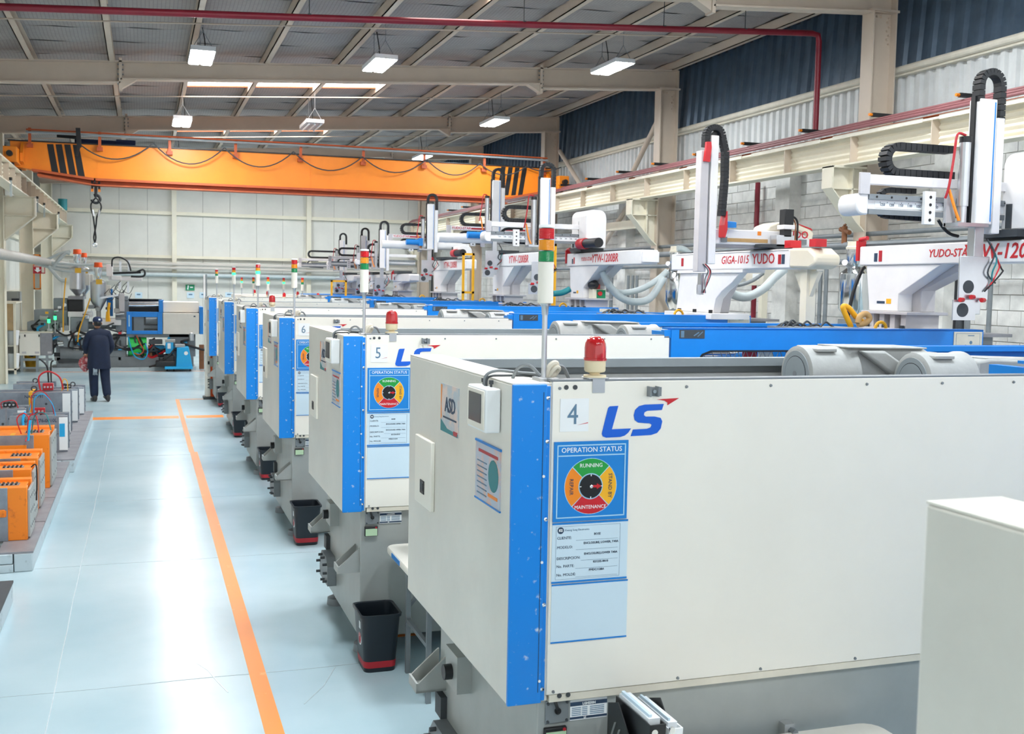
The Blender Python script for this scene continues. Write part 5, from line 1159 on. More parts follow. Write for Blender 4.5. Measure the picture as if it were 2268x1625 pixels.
    cp = part(t, 'rounded_cover', MB().prism([(p.x, p.z) for p in cv], 'y', Y_-.06, Y_+.22), 'cream', bev=.02)
    part(cp, 'red_flash', MB().prism([(p.x, p.z+.004) for p in (q(1758, 496), q(1788, 507), q(1792, 512), q(1770, 503))], 'y', Y_-.063, Y_+.1), 'red')
    m0, m1 = q(1720, 503), q(1720, 466)
    mo = part(t, 'drive_motor', MB().box(m0.x-.05, m0.x+.05, Y_-.22, Y_-.12, m0.z+.01, m1.z), 'black', bev=.006)
    part(mo, 'motor_base', MB().box(m0.x-.065, m0.x+.06, Y_-.23, Y_-.11, m0.z-.03, m0.z+.012), 'robotwhite', bev=.004)
    part(mo, 'gear_box', MB().box(m0.x-.04, m0.x+.04, Y_-.2, Y_-.12, m0.z-.1, m0.z-.03), 'black')
    part(mo, 'clamp_block', MB().box(q(1695, 530).x, q(1733, 530).x, Y_-.2, Y_-.085, kz0-.01, kz0+.1), 'alu', bev=.004)
    part(mo, 'motor_cable', MB().tube(smoothpts([(m0.x+.05, Y_-.17, m1.z-.06), (m0.x+.1, Y_-.18, m1.z-.09), (m0.x+.12, Y_-.18, m0.z), (m0.x+.11, Y_-.18, kz0), (m0.x+.1, Y_-.15, kz0-.02)], 5), .01, 6), 'black', smooth=True)
    part(mo, 'motor_cable', MB().tube(smoothpts([(m0.x+.05, Y_-.16, m1.z-.08), (m0.x+.085, Y_-.19, m0.z+.03), (m0.x+.09, Y_-.19, kz0)], 5), .007, 6), 'brown', smooth=True)
    # upright: two alloy masts, chain between red brackets
    yk = Y_-.1
    za, zb2 = q(1555, 305).z, q(1555, 585).z
    x0, x1 = q(1551, 400).x, q(1567, 400).x
    ua = part(t, 'upright_arm', MB().box(x0, x1, yk-.1, yk, zb2, za), 'robotwhite', bev=.006)
    x2, x3 = q(1528, 420).x, q(1546, 420).x
    part(t, 'second_arm', MB().box(x2, x3, yk-.1, yk, q(1535, 602).z, q(1535, 338).z), 'robotgrey', bev=.006)
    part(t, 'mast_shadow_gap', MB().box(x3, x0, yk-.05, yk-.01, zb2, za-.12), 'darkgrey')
    part(ua, 'top_clamp', MB().prism([(x0, za), (x1, za), (x1, za+.06)], 'y', yk-.06, yk), 'black')
    part(t, 'red_bracket', MB().prism([(p.x, p.z) for p in (q(1534, 362), q(1546, 364), q(1550, 332), q(1549, 320), q(1539, 320), q(1538, 332))], 'y', yk-.13, yk-.1), 'red')
    pl = (q(1543, 330), q(1545, 306), q(1580, 306), q(1585, 480))
    r = (pl[2].x-pl[1].x)/2
    pts = [(pl[1].x, yk-.06, pl[0].z), (pl[1].x, yk-.06, pl[1].z)]+arc(((pl[1].x+pl[2].x)/2, yk-.06, pl[1].z), r, 180, 0, 12)+[(q(1587, 340).x, yk-.06, q(1587, 340).z), (q(1586, 400).x, yk-.06, q(1586, 400).z), (q(1579, 480).x, yk-.06, q(1579, 480).z)]
    part(t, 'arm_chain', chain(resample(pts, .035), .07, .055, .06), 'rubber')
    part(t, 'red_bracket', MB().prism([(p.x, p.z) for p in (q(1586, 472), q(1588, 470), q(1588, 510), q(1583, 528), q(1580, 526), q(1581, 500))], 'y', yk-.1, yk), 'red')
    part(t, 'valve_set', MB().box(q(1590, 500).x, q(1612, 500).x, yk-.06, yk+.02, q(1590, 505).z, q(1590, 493).z).cyl((q(1592, 497).x, yk-.02, q(1592, 495).z), (q(1613, 497).x, yk-.02, q(1613, 497).z), .02, n=8), 'boardblue')
    g = q(1530, 640)
    gp = part(t, 'gripper', MB().box(q(1522, 650).x, q(1530, 650).x, yk-.1, yk-.08, q(1525, 650).z, q(1525, 630).z).box(q(1531, 640).x, q(1538, 640).x, yk-.08, yk-.02, q(1531, 652).z, q(1531, 605).z), 'alu')
    for k in range(4): part(gp, 'wire', MB().tube(smoothpts([(q(1533+2*k, 585).x, yk-.11, q(1533, 585).z), (q(1543, 600).x+.01*k, yk-.12, q(1543, 600).z), (q(1536+3*k, 620).x, yk-.12, q(1536, 620).z), (q(1540-2*k, 645).x, yk-.1, q(1540, 648).z)], 5), .005, 5), ('darkgrey', 'hose', 'red', 'black')[k], smooth=True)
giga()

# ============================================================ hoppers, hoses, pipes between machines and right wall
def hopper(x, y, zb, zt, r, lab, lid='cream'):
    t = thing('hopper_dryer', (x, y, 0 if x > 7.7 else 1.9), lab, 'hopper'); h = zt-zb
    part(t, 'leg_frame', MB().box(x-r*.7, x+r*.7, y-r*.7, y+r*.7, 0 if x > 7.7 else 1.9, zb-.02).cyl((x, y, zb-.25), (x, y, zb), r*.35, n=14), 'midgrey')
    part(t, 'drum', MB().lathe([(r*.4, zb-.05), (r, zb+h*.12), (r, zb+h*.58), (r*.92, zb+h*.6), (r*.55, zb+h*.66)], (x, y, 0), 28), 'chrome', smooth=True)
    part(t, 'cone', MB().lathe([(r*.45, zb+h*.66), (r*.62, zb+h*.74), (r*.62, zb+h*.9)], (x, y, 0), 24), 'chrome', smooth=True)
    part(t, 'clasp', MB().box(x-r-.02, x-r*.8, y-.05, y-.02, zb+h*.5, zb+h*.57), 'midgrey')
    part(t, 'lid', MB().lathe([(r*.66, zb+h*.9), (r*.66, zb+h*.93), (r*.58, zb+h*.94), (r*.56, zt), (.01, zt+.005)], (x, y, 0), 24), lid, smooth=True)
    part(t, 'side_nozzle', MB().cyl((x-r*.5, y, zb+h*.68), (x-r*1.25, y-.1, zb+h*.72), .035, n=10), 'alu', smooth=True)
for (xa, ya, yb, Yh, rr_, lab) in ((1890, 535, 712, 10.75, .18, 'shiny steel hopper with cream lid beside the nearest robot pedestal'), (1493, 545, 698, 14.3, .14, 'shiny steel hopper with cream lid behind the robot on the propped beam')):
    p0, p1 = PY(xa, yb, Yh), PY(xa, ya, Yh); hopper(p0.x, Yh, max(p0.z, 2.1), p1.z, rr_, lab)
def hose(lab, pts, Y_, r=.04, m='hose', nm='hose_cord', cat='hose', dy=None):
    P = [PY(x, y, Y_+(dy[i] if dy else 0)) for i, (x, y) in enumerate(pts)]
    single(nm, MB().tube(smoothpts(P, 6), r, 10), m, lab, cat, 'hoses between robots and wall', smooth=True)
hose('grey hose sagging low between the two left hoppers', [(1336, 600), (1345, 625), (1370, 655), (1402, 668), (1440, 660), (1470, 615)], 13.4, .05)
hose('pale hose rising to the steel hopper', [(1345, 640), (1380, 648), (1420, 640), (1455, 620), (1478, 600)], 13.7, .042)
hose('grey hose hanging under the propped robot beam', [(1600, 630), (1625, 652), (1655, 657), (1690, 640), (1715, 615), (1738, 596)], 10.6, .05)
hose('thin dark hose under the propped robot beam', [(1600, 625), (1630, 632), (1665, 622), (1690, 605)], 10.8, .022, 'midgrey')
hose('curved hose leaving the cream hopper lid', [(1500, 550), (1515, 552), (1530, 565), (1538, 580)], 14.2, .045)
hose('yellow hose looping out of the nearest machine top', [(1885, 724), (1870, 690), (1868, 678), (1880, 682), (1895, 700), (1910, 712)], 7.4, .022, 'yellow')
hose('coiled yellow hose by the nearest robot foot', [(1900, 715), (1905, 700), (1918, 695), (1926, 705), (1915, 716), (1900, 718)], 7.3, .024, 'woodbeige')
hose('teal air hose left of the third robot pedestal', [(1225, 650), (1245, 648), (1262, 640)], 13.6, .04, 'teal')
hose('black cable beside the nearest robot column', [(1878, 715), (1880, 690), (1892, 640), (1908, 600), (1915, 592)], 7.9, .016, 'black')
hose('black cable below the nearest scale arm', [(2078, 487), (2090, 505), (2105, 518), (2122, 523)], 6.5, .012, 'black')
for k, (xa, yt, yb, X, r, m) in enumerate(((1805, 600, 725, 9.4, .03, 'midgrey'), (1818, 600, 725, 9.4, .03, 'midgrey'), (1831, 595, 725, 9.4, .03, 'midgrey'), (1392, 610, 690, 9.4, .03, 'midgrey'), (1402, 610, 690, 9.4, .03, 'midgrey'), (1411, 610, 690, 9.4, .03, 'midgrey'), (2195, 615, 775, 9.6, .03, 'midgrey'), (1600, 610, 715, 8.6, .045, 'darkgrey'), (2133, 610, 735, 8.0, .05, 'darkgrey'), (2123, 615, 735, 8.0, .035, 'rubber'), (2145, 660, 740, 8.0, .03, 'midgrey'), (1355, 590, 675, 9.0, .04, 'midgrey'))):
    a, b = PX(xa, yt, X), PX(xa, yb, X)
    single('standpipe', MB().tube([(X, a.y, 0), (X, a.y, a.z)], r, 10), m, '%s upright pipe before the block wall from the picture left' % ORD[sorted((1805, 1818, 1831, 1392, 1402, 1411, 2195, 1600, 2133, 2123, 2145, 1355)).index(xa)], 'pipe', 'upright pipes before the block wall', smooth=True)
for k, (xa, ya, X, r, lab) in enumerate(((1860, 545, 9.7, .055, 'thick grey pipe running along the block wall'), (1860, 522, 9.9, .035, 'thin grey pipe running along the block wall above the thick one'), (1860, 580, 9.6, .04, 'lower grey pipe along the block wall'))):
    p = PX(xa, ya, X); single('wall_pipe', MB().tube([(X, 8.5, p.z), (X, 30, p.z)], r, 10), 'midgrey', lab, 'pipe', smooth=True)
p = PX(1870, 528, 9.7)
vv = thing('pipe_valve', (9.7, p.y, p.z), 'dark tap fitting on the wall pipe right of the robot cover', 'valve')
part(vv, 'body', MB().cyl((9.7, p.y, p.z-.1), (9.7, p.y, p.z+.18), .04, n=10).cyl((9.7, p.y-.12, p.z+.08), (9.7, p.y+.1, p.z+.14), .035, n=10), 'brown', smooth=True)
part(vv, 'lever', MB().bar((9.7, p.y+.02, p.z+.19), (9.7, p.y-.22, p.z+.26), .03, .02), 'brown')
a, b = PX(1652, 597, 9.0), PX(1690, 632, 9.0)
eb = thing('junction_box', (9.1, a.y, b.z), 'pale junction box behind the propped robot beam', 'box')
part(eb, 'body', MB().box(9.0, 9.2, min(a.y, b.y), max(a.y, b.y), b.z, a.z), 'offwhite', bev=.006); part(eb, 'label', MB().box(8.997, 9.0, (a.y+b.y)/2-.12, (a.y+b.y)/2+.05, b.z+.08, b.z+.18), 'paper')
part(eb, 'stand', MB().box(9.05, 9.15, min(a.y, b.y)+.1, min(a.y, b.y)+.2, 0, b.z), 'cream')
# control box with red knob by the third robot
a, b = PY(1320, 640, 13.6), PY(1340, 667, 13.6)
cb = thing('alarm_box', (a.x, 13.6, b.z), 'small green-faced control box with red beacon beside the third robot', 'control box')
part(cb, 'body', MB().box(a.x-.04, b.x, 13.6, 13.75, b.z, a.z), 'cream', bev=.006); part(cb, 'face', MB().box(a.x+.01, b.x, 13.59, 13.6, b.z+.01, a.z-.01), 'exitgreen')
part(cb, 'button', MB().cyl((a.x+.05, 13.56, a.z-.06), (a.x+.05, 13.59, a.z-.06), .03, n=12), 'lensred'); part(cb, 'beacon', MB().lathe([(.035, a.z), (.035, a.z+.08), (.015, a.z+.11), (.002, a.z+.11)], (a.x+.06, 13.68, 0), 12), 'lensred', smooth=True)
part(cb, 'horn', MB().lathe([(.03, -.1), (.06, -.02), (.07, .06)], (a.x-.02, 13.62, a.z+.06), 14, 'y'), 'black', smooth=True)
part(cb, 'pole', MB().cyl((a.x+.03, 13.7, 2.1), (a.x+.03, 13.7, b.z), .02, n=8), 'midgrey')
# ============================================================ far end: machine set across the aisle, dryers, cabinets
YF = 30.0
def q(x, y, Y=YF): return PY(x, y, Y)
def qbox(mb, xa, ya, xb, yb, y0, y1):
    a, b = q(xa, ya, y0), q(xb, yb, y0); return mb.box(min(a.x, b.x), max(a.x, b.x), y0, y1, min(a.z, b.z), max(a.z, b.z))
t = thing('injection_machine', (-.4, YF+.6, 0), 'large open injection machine set across the far end of the aisle', 'machine')
part(t, 'bed', MB().box(-2.15, 1.25, YF+.1, YF+1.2, .08, .35).box(-2.15, -.45, YF+.1, YF+1.2, .35, .88).box(.62, 1.3, YF+.1, YF+1.2, .35, .95).box(-.45, 1.3, YF+.1, YF+1.2, .86, .96), 'midgrey', bev=.01)
part(t, 'bed_panel', qbox(MB(), 120, 745, 190, 770, YF+.09, YF+.1), 'castdark')
a, b = q(280, 690), q(360, 740)
def win(x0, x1, z0, z1, wx0, wx1, wz0, wz1): return MB().box(x0, wx0, YF, YF+.05, z0, z1).box(wx1, x1, YF, YF+.05, z0, z1).box(wx0, wx1, YF, YF+.05, z0, wz0).box(wx0, wx1, YF, YF+.05, wz1, z1)
w0, w1 = q(292, 732), q(349, 702)
sg = part(t, 'safety_gate', win(a.x, b.x, b.z, a.z, w0.x, w1.x, w0.z, w1.z), 'blue', bev=.008)
part(sg, 'window', MB().box(w0.x, w1.x, YF+.03, YF+.036, w0.z, w1.z), 'glassclear')
part(sg, 'handle', MB().box(a.x+.05, a.x+.08, YF-.03, YF, b.z+.2, b.z+.5), 'bluelight')
part(t, 'mould_parts', MB().cyl((w0.x+.35, YF+.4, w0.z+.25), (w1.x, YF+.4, w0.z+.25), .09, n=14).cyl((w0.x+.3, YF+.4, w0.z+.08), (w1.x, YF+.4, w0.z+.08), .05, n=12).box(w0.x+.05, w0.x+.3, YF+.3, YF+.7, w0.z-.1, w1.z), 'midgrey')
part(t, 'gate_back', MB().box(a.x-.05, b.x, YF+.9, YF+1.0, .95, 1.86), 'black')
part(t, 'tie_bar', MB().cyl((q(285, 680).x, YF+.3, q(285, 676).z), (q(352, 680).x, YF+.3, q(352, 676).z), .05, n=14).cyl((q(285, 680).x, YF+.8, q(285, 672).z), (q(352, 680).x, YF+.8, q(352, 672).z), .05, n=14), 'chrome', smooth=True)
part(t, 'gate_frame', qbox(qbox(MB(), 278, 663, 362, 669, YF+.9, YF+1.05), 352, 665, 361, 692, YF+.0, YF+1.0), 'blue')
part(t, 'clamp_cover', qbox(MB(), 361, 668, 441, 692, YF+.2, YF+1.1), 'white', bev=.01)
part(t, 'clamp_panel', qbox(MB(), 361, 693, 441, 740, YF, YF+1.1), 'whiteside', bev=.008)
part(t, 'end_strip', qbox(MB(), 442, 680, 450, 740, YF, YF+1.1), 'blue')
part(t, 'panel_slot', qbox(MB(), 429, 699, 433, 702, YF-.006, YF), 'ink')
part(t, 'barrel_cover', qbox(qbox(MB(), 150, 690, 205, 702, YF+.2, YF+.8), 205, 705, 268, 720, YF+.1, YF+.6), 'robotwhite', bev=.01)
part(t, 'injection_block', qbox(qbox(MB(), 155, 702, 195, 735, YF+.2, YF+.9), 255, 655, 285, 735, YF+.3, YF+.9), 'castdark', bev=.02)
part(t, 'barrel', MB().cyl((q(190, 722).x, YF+.5, q(190, 722).z), (q(285, 722).x, YF+.5, q(285, 722).z), .1, n=16), 'midgrey', smooth=True)
part(t, 'drive_unit', qbox(qbox(qbox(MB(), 75, 685, 150, 725, YF+.4, YF+1.1), 118, 660, 150, 690, YF+.5, YF+1.0), 60, 712, 130, 735, YF+.2, YF+1.0), 'castdark', bev=.02)
part(t, 'pump_motor', MB().cyl((q(133, 778).x, YF+.2, q(133, 783).z), (q(184, 778).x, YF+.2, q(184, 783).z), .2, n=20), 'midgrey', smooth=True)
part(t, 'motor_foot', qbox(MB(), 130, 796, 188, 803, YF+.05, YF+.5), 'darkgrey')
gm = part(t, 'green_drum', MB().cyl((q(286, 770).x, YF+.25, q(286, 768).z), (q(325, 770).x, YF+.25, q(325, 768).z), .25, n=24), 'lime', smooth=True)
part(gm, 'end_ring', MB().cyl((q(283, 770).x, YF+.25, q(286, 768).z), (q(286, 770).x, YF+.25, q(286, 768).z), .26, n=24), 'exitgreen', smooth=True)
part(t, 'plinth', MB().box(-2.3, 1.3, YF-.15, YF+1.4, 0, .08), 'curb')
part(t, 'hydraulic_block', qbox(qbox(qbox(MB(), 330, 752, 360, 762, YF, YF+.3), 332, 765, 362, 795, YF+.3, YF+.6), 250, 740, 280, 800, YF+.2, YF+.6), 'darkgrey', bev=.01)
part(t, 'copper_block', qbox(MB(), 328, 765, 337, 788, YF+.1, YF+.3), 'brown')
part(t, 'blue_pump', qbox(MB(), 340, 765, 365, 780, YF+.2, YF+.35), 'cyan', bev=.02)
part(t, 'filter', MB().lathe([(.07, .78), (.07, .98), (.05, 1.0)], (q(424, 760).x, YF+.05, 0), 14), 'alu', smooth=True)
r3 = random.Random(11)
cols = ['black', 'rubber', 'darkgrey', 'cyan', 'red', 'rubber', 'black', 'darkgrey', 'black', 'rubber']
for k in range(34):
    xa = r3.uniform(60, 270) if k < 22 else r3.uniform(280, 420); ya = r3.uniform(705, 755) if k < 22 else r3.uniform(742, 765)
    pts = [(xa, ya), (xa+r3.uniform(-18, 10), ya+r3.uniform(5, 22)), (xa+r3.uniform(-5, 25), ya+r3.uniform(18, 38)), (xa+r3.uniform(10, 50), ya+r3.uniform(5, 36))]
    part(t, 'hydraulic_hose', MB().tube(smoothpts([q(x, min(y, 812), YF-.02+.03*(k % 5)) for x, y in pts], 5), .022 if k % 3 else .034, 6), cols[k % 10], smooth=True)
for k, (pts, m) in enumerate(((((284, 745), (290, 770), (300, 790), (318, 795), (327, 780), (322, 760)), 'cyan'), (((302, 742), (310, 760), (318, 775), (310, 785), (296, 782)), 'rust'), (((238, 690), (237, 705), (237, 712)), 'yellow'), (((242, 670), (240, 690), (242, 712)), 'yellow'))):
    part(t, 'hydraulic_hose', MB().tube(smoothpts([q(x, y, YF-.08) for x, y in pts], 6), .016 if k < 2 else .035, 6), m, smooth=True)
# small clutter on the injection side
for k in range(26):
    xa, ya = r3.uniform(80, 270), r3.uniform(672, 800); w, h = r3.uniform(4, 14), r3.uniform(4, 12)
    part(t, 'fitting', qbox(MB(), xa, ya, xa+w, ya+h, YF+.04+.02*(k % 4), YF+.3), ('midgrey', 'darkgrey', 'castgrey', 'black', 'alu')[k % 5], bev=.008)
for k in range(14):
    xa, ya = r3.uniform(85, 270), r3.uniform(680, 795); L = r3.uniform(8, 22)
    part(t, 'cylinder', MB().cyl(q(xa, ya, YF+.02), q(xa+L, ya+r3.uniform(-1, 1), YF+.02), r3.uniform(.025, .06), n=10), ('chrome', 'alu', 'castgrey', 'midgrey')[k % 4], smooth=True)
for k, (xa, ya, m) in enumerate(((100, 690, 'yellow'), (150, 745, 'robotwhite'), (185, 748, 'robotwhite'), (262, 735, 'red'), (200, 765, 'castgrey'), (262, 770, 'cyan'), (168, 770, 'offwhite'), (90, 715, 'black'), (128, 678, 'paper'))):
    part(t, 'tag', qbox(MB(), xa, ya, xa+7, ya+5, YF-.02, YF+.05), m)
# its small robot on top
t = thing('takeout_robot', (-.5, YF+.6, 1.9), 'small wiry take-out robot above the far machine', 'robot')
part(t, 'post', qbox(MB(), 236, 640, 250, 700, YF+.5, YF+.7), 'boardblue')
part(t, 'beam', qbox(qbox(MB(), 240, 612, 315, 622, YF+.4, YF+.55), 246, 610, 268, 620, YF+.3, YF+.4), 'robotwhite', bev=.01)
part(t, 'drive_box', qbox(MB(), 235, 585, 250, 612, YF+.4, YF+.6), 'robotwhite', bev=.01)
part(t, 'mast', qbox(qbox(MB(), 264, 578, 269, 605, YF+.4, YF+.5), 283, 576, 288, 606, YF+.4, YF+.5), 'alu')
part(t, 'cable_loop', MB().tube(smoothpts([q(248, 590), q(250, 573), q(266, 570), q(283, 580), q(290, 600)], 6), .02, 6), 'rubber', smooth=True)
part(t, 'cable_loop', MB().tube(smoothpts([q(300, 604), q(316, 597), q(321, 604), q(316, 612), q(290, 612)], 6), .025, 6), 'rubber', smooth=True)
part(t, 'rail', MB().cyl(q(250, 605), q(312, 603), .03, n=8), 'black')
part(t, 'gripper', qbox(qbox(MB(), 281, 624, 286, 648, YF+.3, YF+.4), 262, 624, 268, 640, YF+.3, YF+.4), 'alu')
part(t, 'lever_arm', MB().bar(q(222, 660), q(262, 653), .04, .05), 'alu')
part(t, 'sensor_head', qbox(MB(), 263, 650, 276, 690, YF+.1, YF+.25), 'robotgrey', bev=.01)
for k in range(7):
    xa, ya = r3.uniform(240, 285), r3.uniform(622, 640)
    part(t, 'wire', MB().tube(smoothpts([q(xa, ya, YF+.2), q(xa-12, ya+15, YF+.18), q(xa+4, ya+26, YF+.2), q(xa+14, ya+10, YF+.2)], 6), .008, 5), 'rubber', smooth=True)
# dryers with orange lids
def dryer(xc, ys, wpx, Yd, lab):
    y0, y1, y2, y3, y4, y5 = ys; c = q(xc, 640, Yd).x; Z = lambda y: q(xc, y, Yd).z; r = (q(xc+wpx/2, 640, Yd).x-c)
    t = thing('hopper_dryer', (c, Yd, Z(y5)), lab, 'hopper', 'orange-lidded dryers')
    part(t, 'lid', MB().lathe([(r*.5, Z(y1)), (r*.56, Z(y1)+.02), (r*.5, Z(y1)+.04), (r*.5, Z(y0)-.02), (r*.45, Z(y0)), (.01, Z(y0))], (c, Yd, 0), 18), 'signalorange', smooth=True)
    part(t, 'sight_hopper', MB().lathe([(r*.18, Z(y2)), (r*.48, Z(y2)+.16), (r*.48, Z(y1))], (c, Yd, 0), 18), 'chrome', smooth=True)
    part(t, 'drum', MB().lathe([(r*.6, Z(y2)), (r, Z(y2)-.06), (r, Z(y3)), (r*.22, Z(y4))], (c, Yd, 0), 24), 'alu', smooth=True)
    part(t, 'neck', MB().cyl((c, Yd, Z(y4)+.02), (c, Yd, Z(y5)), r*.3, n=12), 'castgrey', smooth=True)
    part(t, 'sticker', MB().box(c-.05, c+.1, Yd-r-.012, Yd-r-.004, Z(y3)+.42, Z(y3)+.55), 'maskyellow')
    part(t, 'control_box', MB().box(c+r*.7, c+r*1.5, Yd-.05, Yd+.1, Z(y3)+.1, Z(y3)+.4), 'whiteside', bev=.008)
dryer(172, (552, 563, 590, 640, 655, 662), 36, YF+.55, 'tall steel dryer with orange lid, left of the far pair')
dryer(187, (560, 570, 592, 640, 653, 662), 26, YF+1.1, 'slimmer steel dryer with orange lid behind the tall one')
dryer(218, (581, 592, 620, 665, 690, 705), 36, YF+.3, 'steel dryer with orange lid standing on the far machine')
s = thing('dryer_stand', (q(170, 670).x, YF+.6, q(150, 700).z), 'dark stand with dial gauge under the two left dryers', 'stand')
part(s, 'tray', qbox(MB(), 150, 656, 185, 663, YF+.2, YF+1.3), 'plate'); part(s, 'frame', qbox(MB(), 152, 663, 184, 690, YF+.4, YF+1.1), 'black')
part(s, 'gauge', MB().cyl(q(143, 675, YF+.1), q(143, 675, YF+.25), .045, n=14), 'paper')
part(s, 'leg', MB().box(q(160, 690).x, q(178, 690).x, YF+.5, YF+1.0, 1.4, q(160, 690).z+.02), 'darkgrey')
# control cabinet on its stand
a, b = q(42, 737, YF-.3), q(115, 787, YF-.3)
t = thing('chiller_cabinet', ((a.x+b.x)/2, YF, 0), 'white and grey control cabinet on a steel stand left of the far machine', 'cabinet')
part(t, 'body', MB().box(a.x, a.x+(b.x-a.x)*.64, YF-.3, YF+.5, b.z, a.z), 'white', bev=.008)
part(t, 'grey_door', MB().box(a.x+(b.x-a.x)*.64+.005, b.x, YF-.3, YF+.5, b.z, a.z), 'plate', bev=.008)
part(t, 'top_plate', MB().box(a.x-.03, b.x+.02, YF-.33, YF+.55, a.z, a.z+.03), 'offwhite')
for x in (a.x+.06, a.x+.36, b.x-.1): part(t, 'vent', MB().box(x, x+.1, YF-.304, YF-.3, b.z+.05, b.z+.1), 'robotgrey')
for x in (a.x+.12, a.x+.45): part(t, 'latch', MB().box(x, x+.03, YF-.31, YF-.3, a.z-.1, a.z-.04), 'black')
part(t, 'stand_rail', MB().box(a.x, b.x, YF-.25, YF-.2, .28, .34).box(a.x, b.x, YF-.25, YF-.2, .08, .12), 'castdark')
for x in (a.x+.02, a.x+(b.x-a.x)*.5, b.x-.15): part(t, 'leg', MB().box(x, x+.06, YF-.27, YF-.2, 0, b.z), 'castdark')
for x, yt in ((108, 708), (122, 701)):
    p = q(x, yt, YF-.1)
    tw = part(t, 'signal_light', MB().cyl((p.x, YF-.1, a.z), (p.x, YF-.1, p.z-.08), .014, n=8), 'alu'); part(tw, 'green_lens', MB().cyl((p.x, YF-.1, p.z-.08), (p.x, YF-.1, p.z+.02), .035, n=12), 'lensgreenlit', smooth=True); part(tw, 'cap', MB().cyl((p.x, YF-.1, p.z+.02), (p.x, YF-.1, p.z+.05), .035, n=12), 'black', smooth=True)
# cyan hydraulic cart
t = thing('oil_cart', (q(400, 800).x, YF-.4, 0), 'bright cyan wheeled oil tank before the far machine', 'cart')
pp = [q(x, y, YF-.5) for x, y in ((392, 770), (418, 768), (427, 814), (390, 814))]
part(t, 'tank', MB().prism([(p.x, p.z) for p in pp], 'y', YF-.5, YF-.05), 'cyan', bev=.015)
part(t, 'tray', qbox(MB(), 365, 812, 427, 817, YF-.6, YF), 'cyan'); part(t, 'small_tank', qbox(MB(), 367, 758, 384, 783, YF-.3, YF), 'cyan', bev=.01)
part(t, 'label', qbox(MB(), 371, 760, 378, 772, YF-.31, YF-.3), 'paper'); part(t, 'manifold', qbox(qbox(MB(), 388, 763, 410, 769, YF-.45, YF-.1), 366, 752, 388, 758, YF-.3, YF-.05), 'castgrey', bev=.008)
part(t, 'pump_group', qbox(qbox(qbox(MB(), 345, 800, 388, 812, YF-.5, YF-.1), 362, 788, 386, 803, YF-.45, YF-.1), 352, 792, 362, 806, YF-.4, YF-.1), 'black', bev=.02)
part(t, 'round_label', MB().cyl(q(412, 782, YF-.505), q(412, 782, YF-.49), .05, n=14), 'paper')
for x in (370, 385, 421): c = q(x, 817, YF-.4); part(t, 'wheel', MB().cyl((c.x-.02, YF-.4, .05), (c.x+.02, YF-.4, .05), .05, n=12), 'black')
part(t, 'hose', MB().tube(smoothpts([q(385, 775, YF-.4), q(372, 790, YF-.45), q(350, 806, YF-.4), q(330, 812, YF-.35)], 6), .025, 6), 'rubber', smooth=True)
# cardboard upright and orange-white upright at the end of the row
p = PZ(462, 884, 0)
t = thing('barrier_panel', (p.x, p.y, 0), 'white upright panel with orange lower box at the end of the machine row', 'panel')
Zp = lambda y: PY(462, y, p.y).z
part(t, 'board', MB().box(p.x-.06, p.x+.04, p.y, p.y+.3, .05, Zp(664)), 'white', bev=.008)
part(t, 'orange_box', MB().box(p.x+.045, p.x+.16, p.y-.02, p.y+.3, .05, Zp(790)), 'signalorange', bev=.008)
part(t, 'pole', MB().box(p.x-.05, p.x-.02, p.y+.05, p.y+.1, Zp(664), Zp(607)), 'midgrey'); part(t, 'pole', MB().box(p.x-.09, p.x-.06, p.y+.05, p.y+.1, Zp(660), Zp(608)), 'robotwhite')
part(t, 'base', MB().box(p.x-.1, p.x+.2, p.y-.05, p.y+.32, 0, .05), 'darkgrey')
p = q(446, 795, YF+.2)
single('cardboard_sheet', MB().box(q(441, 790, YF+.3).x, q(452, 790, YF+.3).x, YF+.28, YF+.34, 0, q(446, 763, YF+.3).z), 'brown', 'brown cardboard leaning at the end of the far machine', 'cardboard')
# ---- left edge
a, b = q(5, 672, 29.0), q(27, 831, 29.0)
t = thing('storage_locker', ((a.x+b.x)/2, 29.5, 0), 'tall framed locker with buckets behind clear panels at the left edge', 'locker')
x0, x1, zt = a.x, -2.98, a.z
for x in (x0, x1-.05):
    for y in (29.0, 30.3): part(t, 'post', MB().box(x, x+.05, y, y+.05, 0, zt), 'cream')
part(t, 'top', MB().box(x0-.02, x1+.02, 28.98, 30.37, zt, zt+.04), 'cream'); part(t, 'bottom', MB().box(x0, x1, 29.0, 30.35, .1, .14), 'cream')
part(t, 'shelf', MB().box(x0+.02, x1-.02, 29.05, 30.3, .68, .71), 'cream'); part(t, 'back', MB().box(x0, x0+.02, 29.0, 30.35, .1, zt), 'offwhite')
part(t, 'clear_panel', MB().box(x0+.05, x1-.05, 29.01, 29.015, .14, zt), 'glassclear'); part(t, 'clear_panel', MB().box(x1-.015, x1-.01, 29.05, 30.3, .14, zt), 'glassclear')
part(t, 'lock', MB().box(x1, x1+.02, 29.6, 29.7, .85, .92), 'darkgrey'); part(t, 'upper_panel', MB().box(x0+.05, x1-.05, 29.02, 29.03, 1.08, zt), 'woodbeige'); part(t, 'side_panel', MB().box(x1-.03, x1-.02, 29.05, 30.3, .14, zt), 'offwhite')
for k, z in enumerate((.14, .71)):
    bk = single('bucket', MB().lathe([(.12, z), (.145, z+.32), (.152, z+.32), (.152, z+.35), (.14, z+.36), (.01, z+.365)], (x0+.2, 29.25, 0), 18), 'paper', ['white bucket on the locker floor', 'white bucket on the locker shelf'][k], 'bucket', smooth=True)
single('cardboard_box', MB().box(x0+.06, x0+.34, 29.1, 29.5, 1.08, 1.6), 'woodbeige', 'brown cardboard box at the top of the locker', 'box') if False else None
a, b = q(14, 645, 30.8), q(46, 760, 30.8)
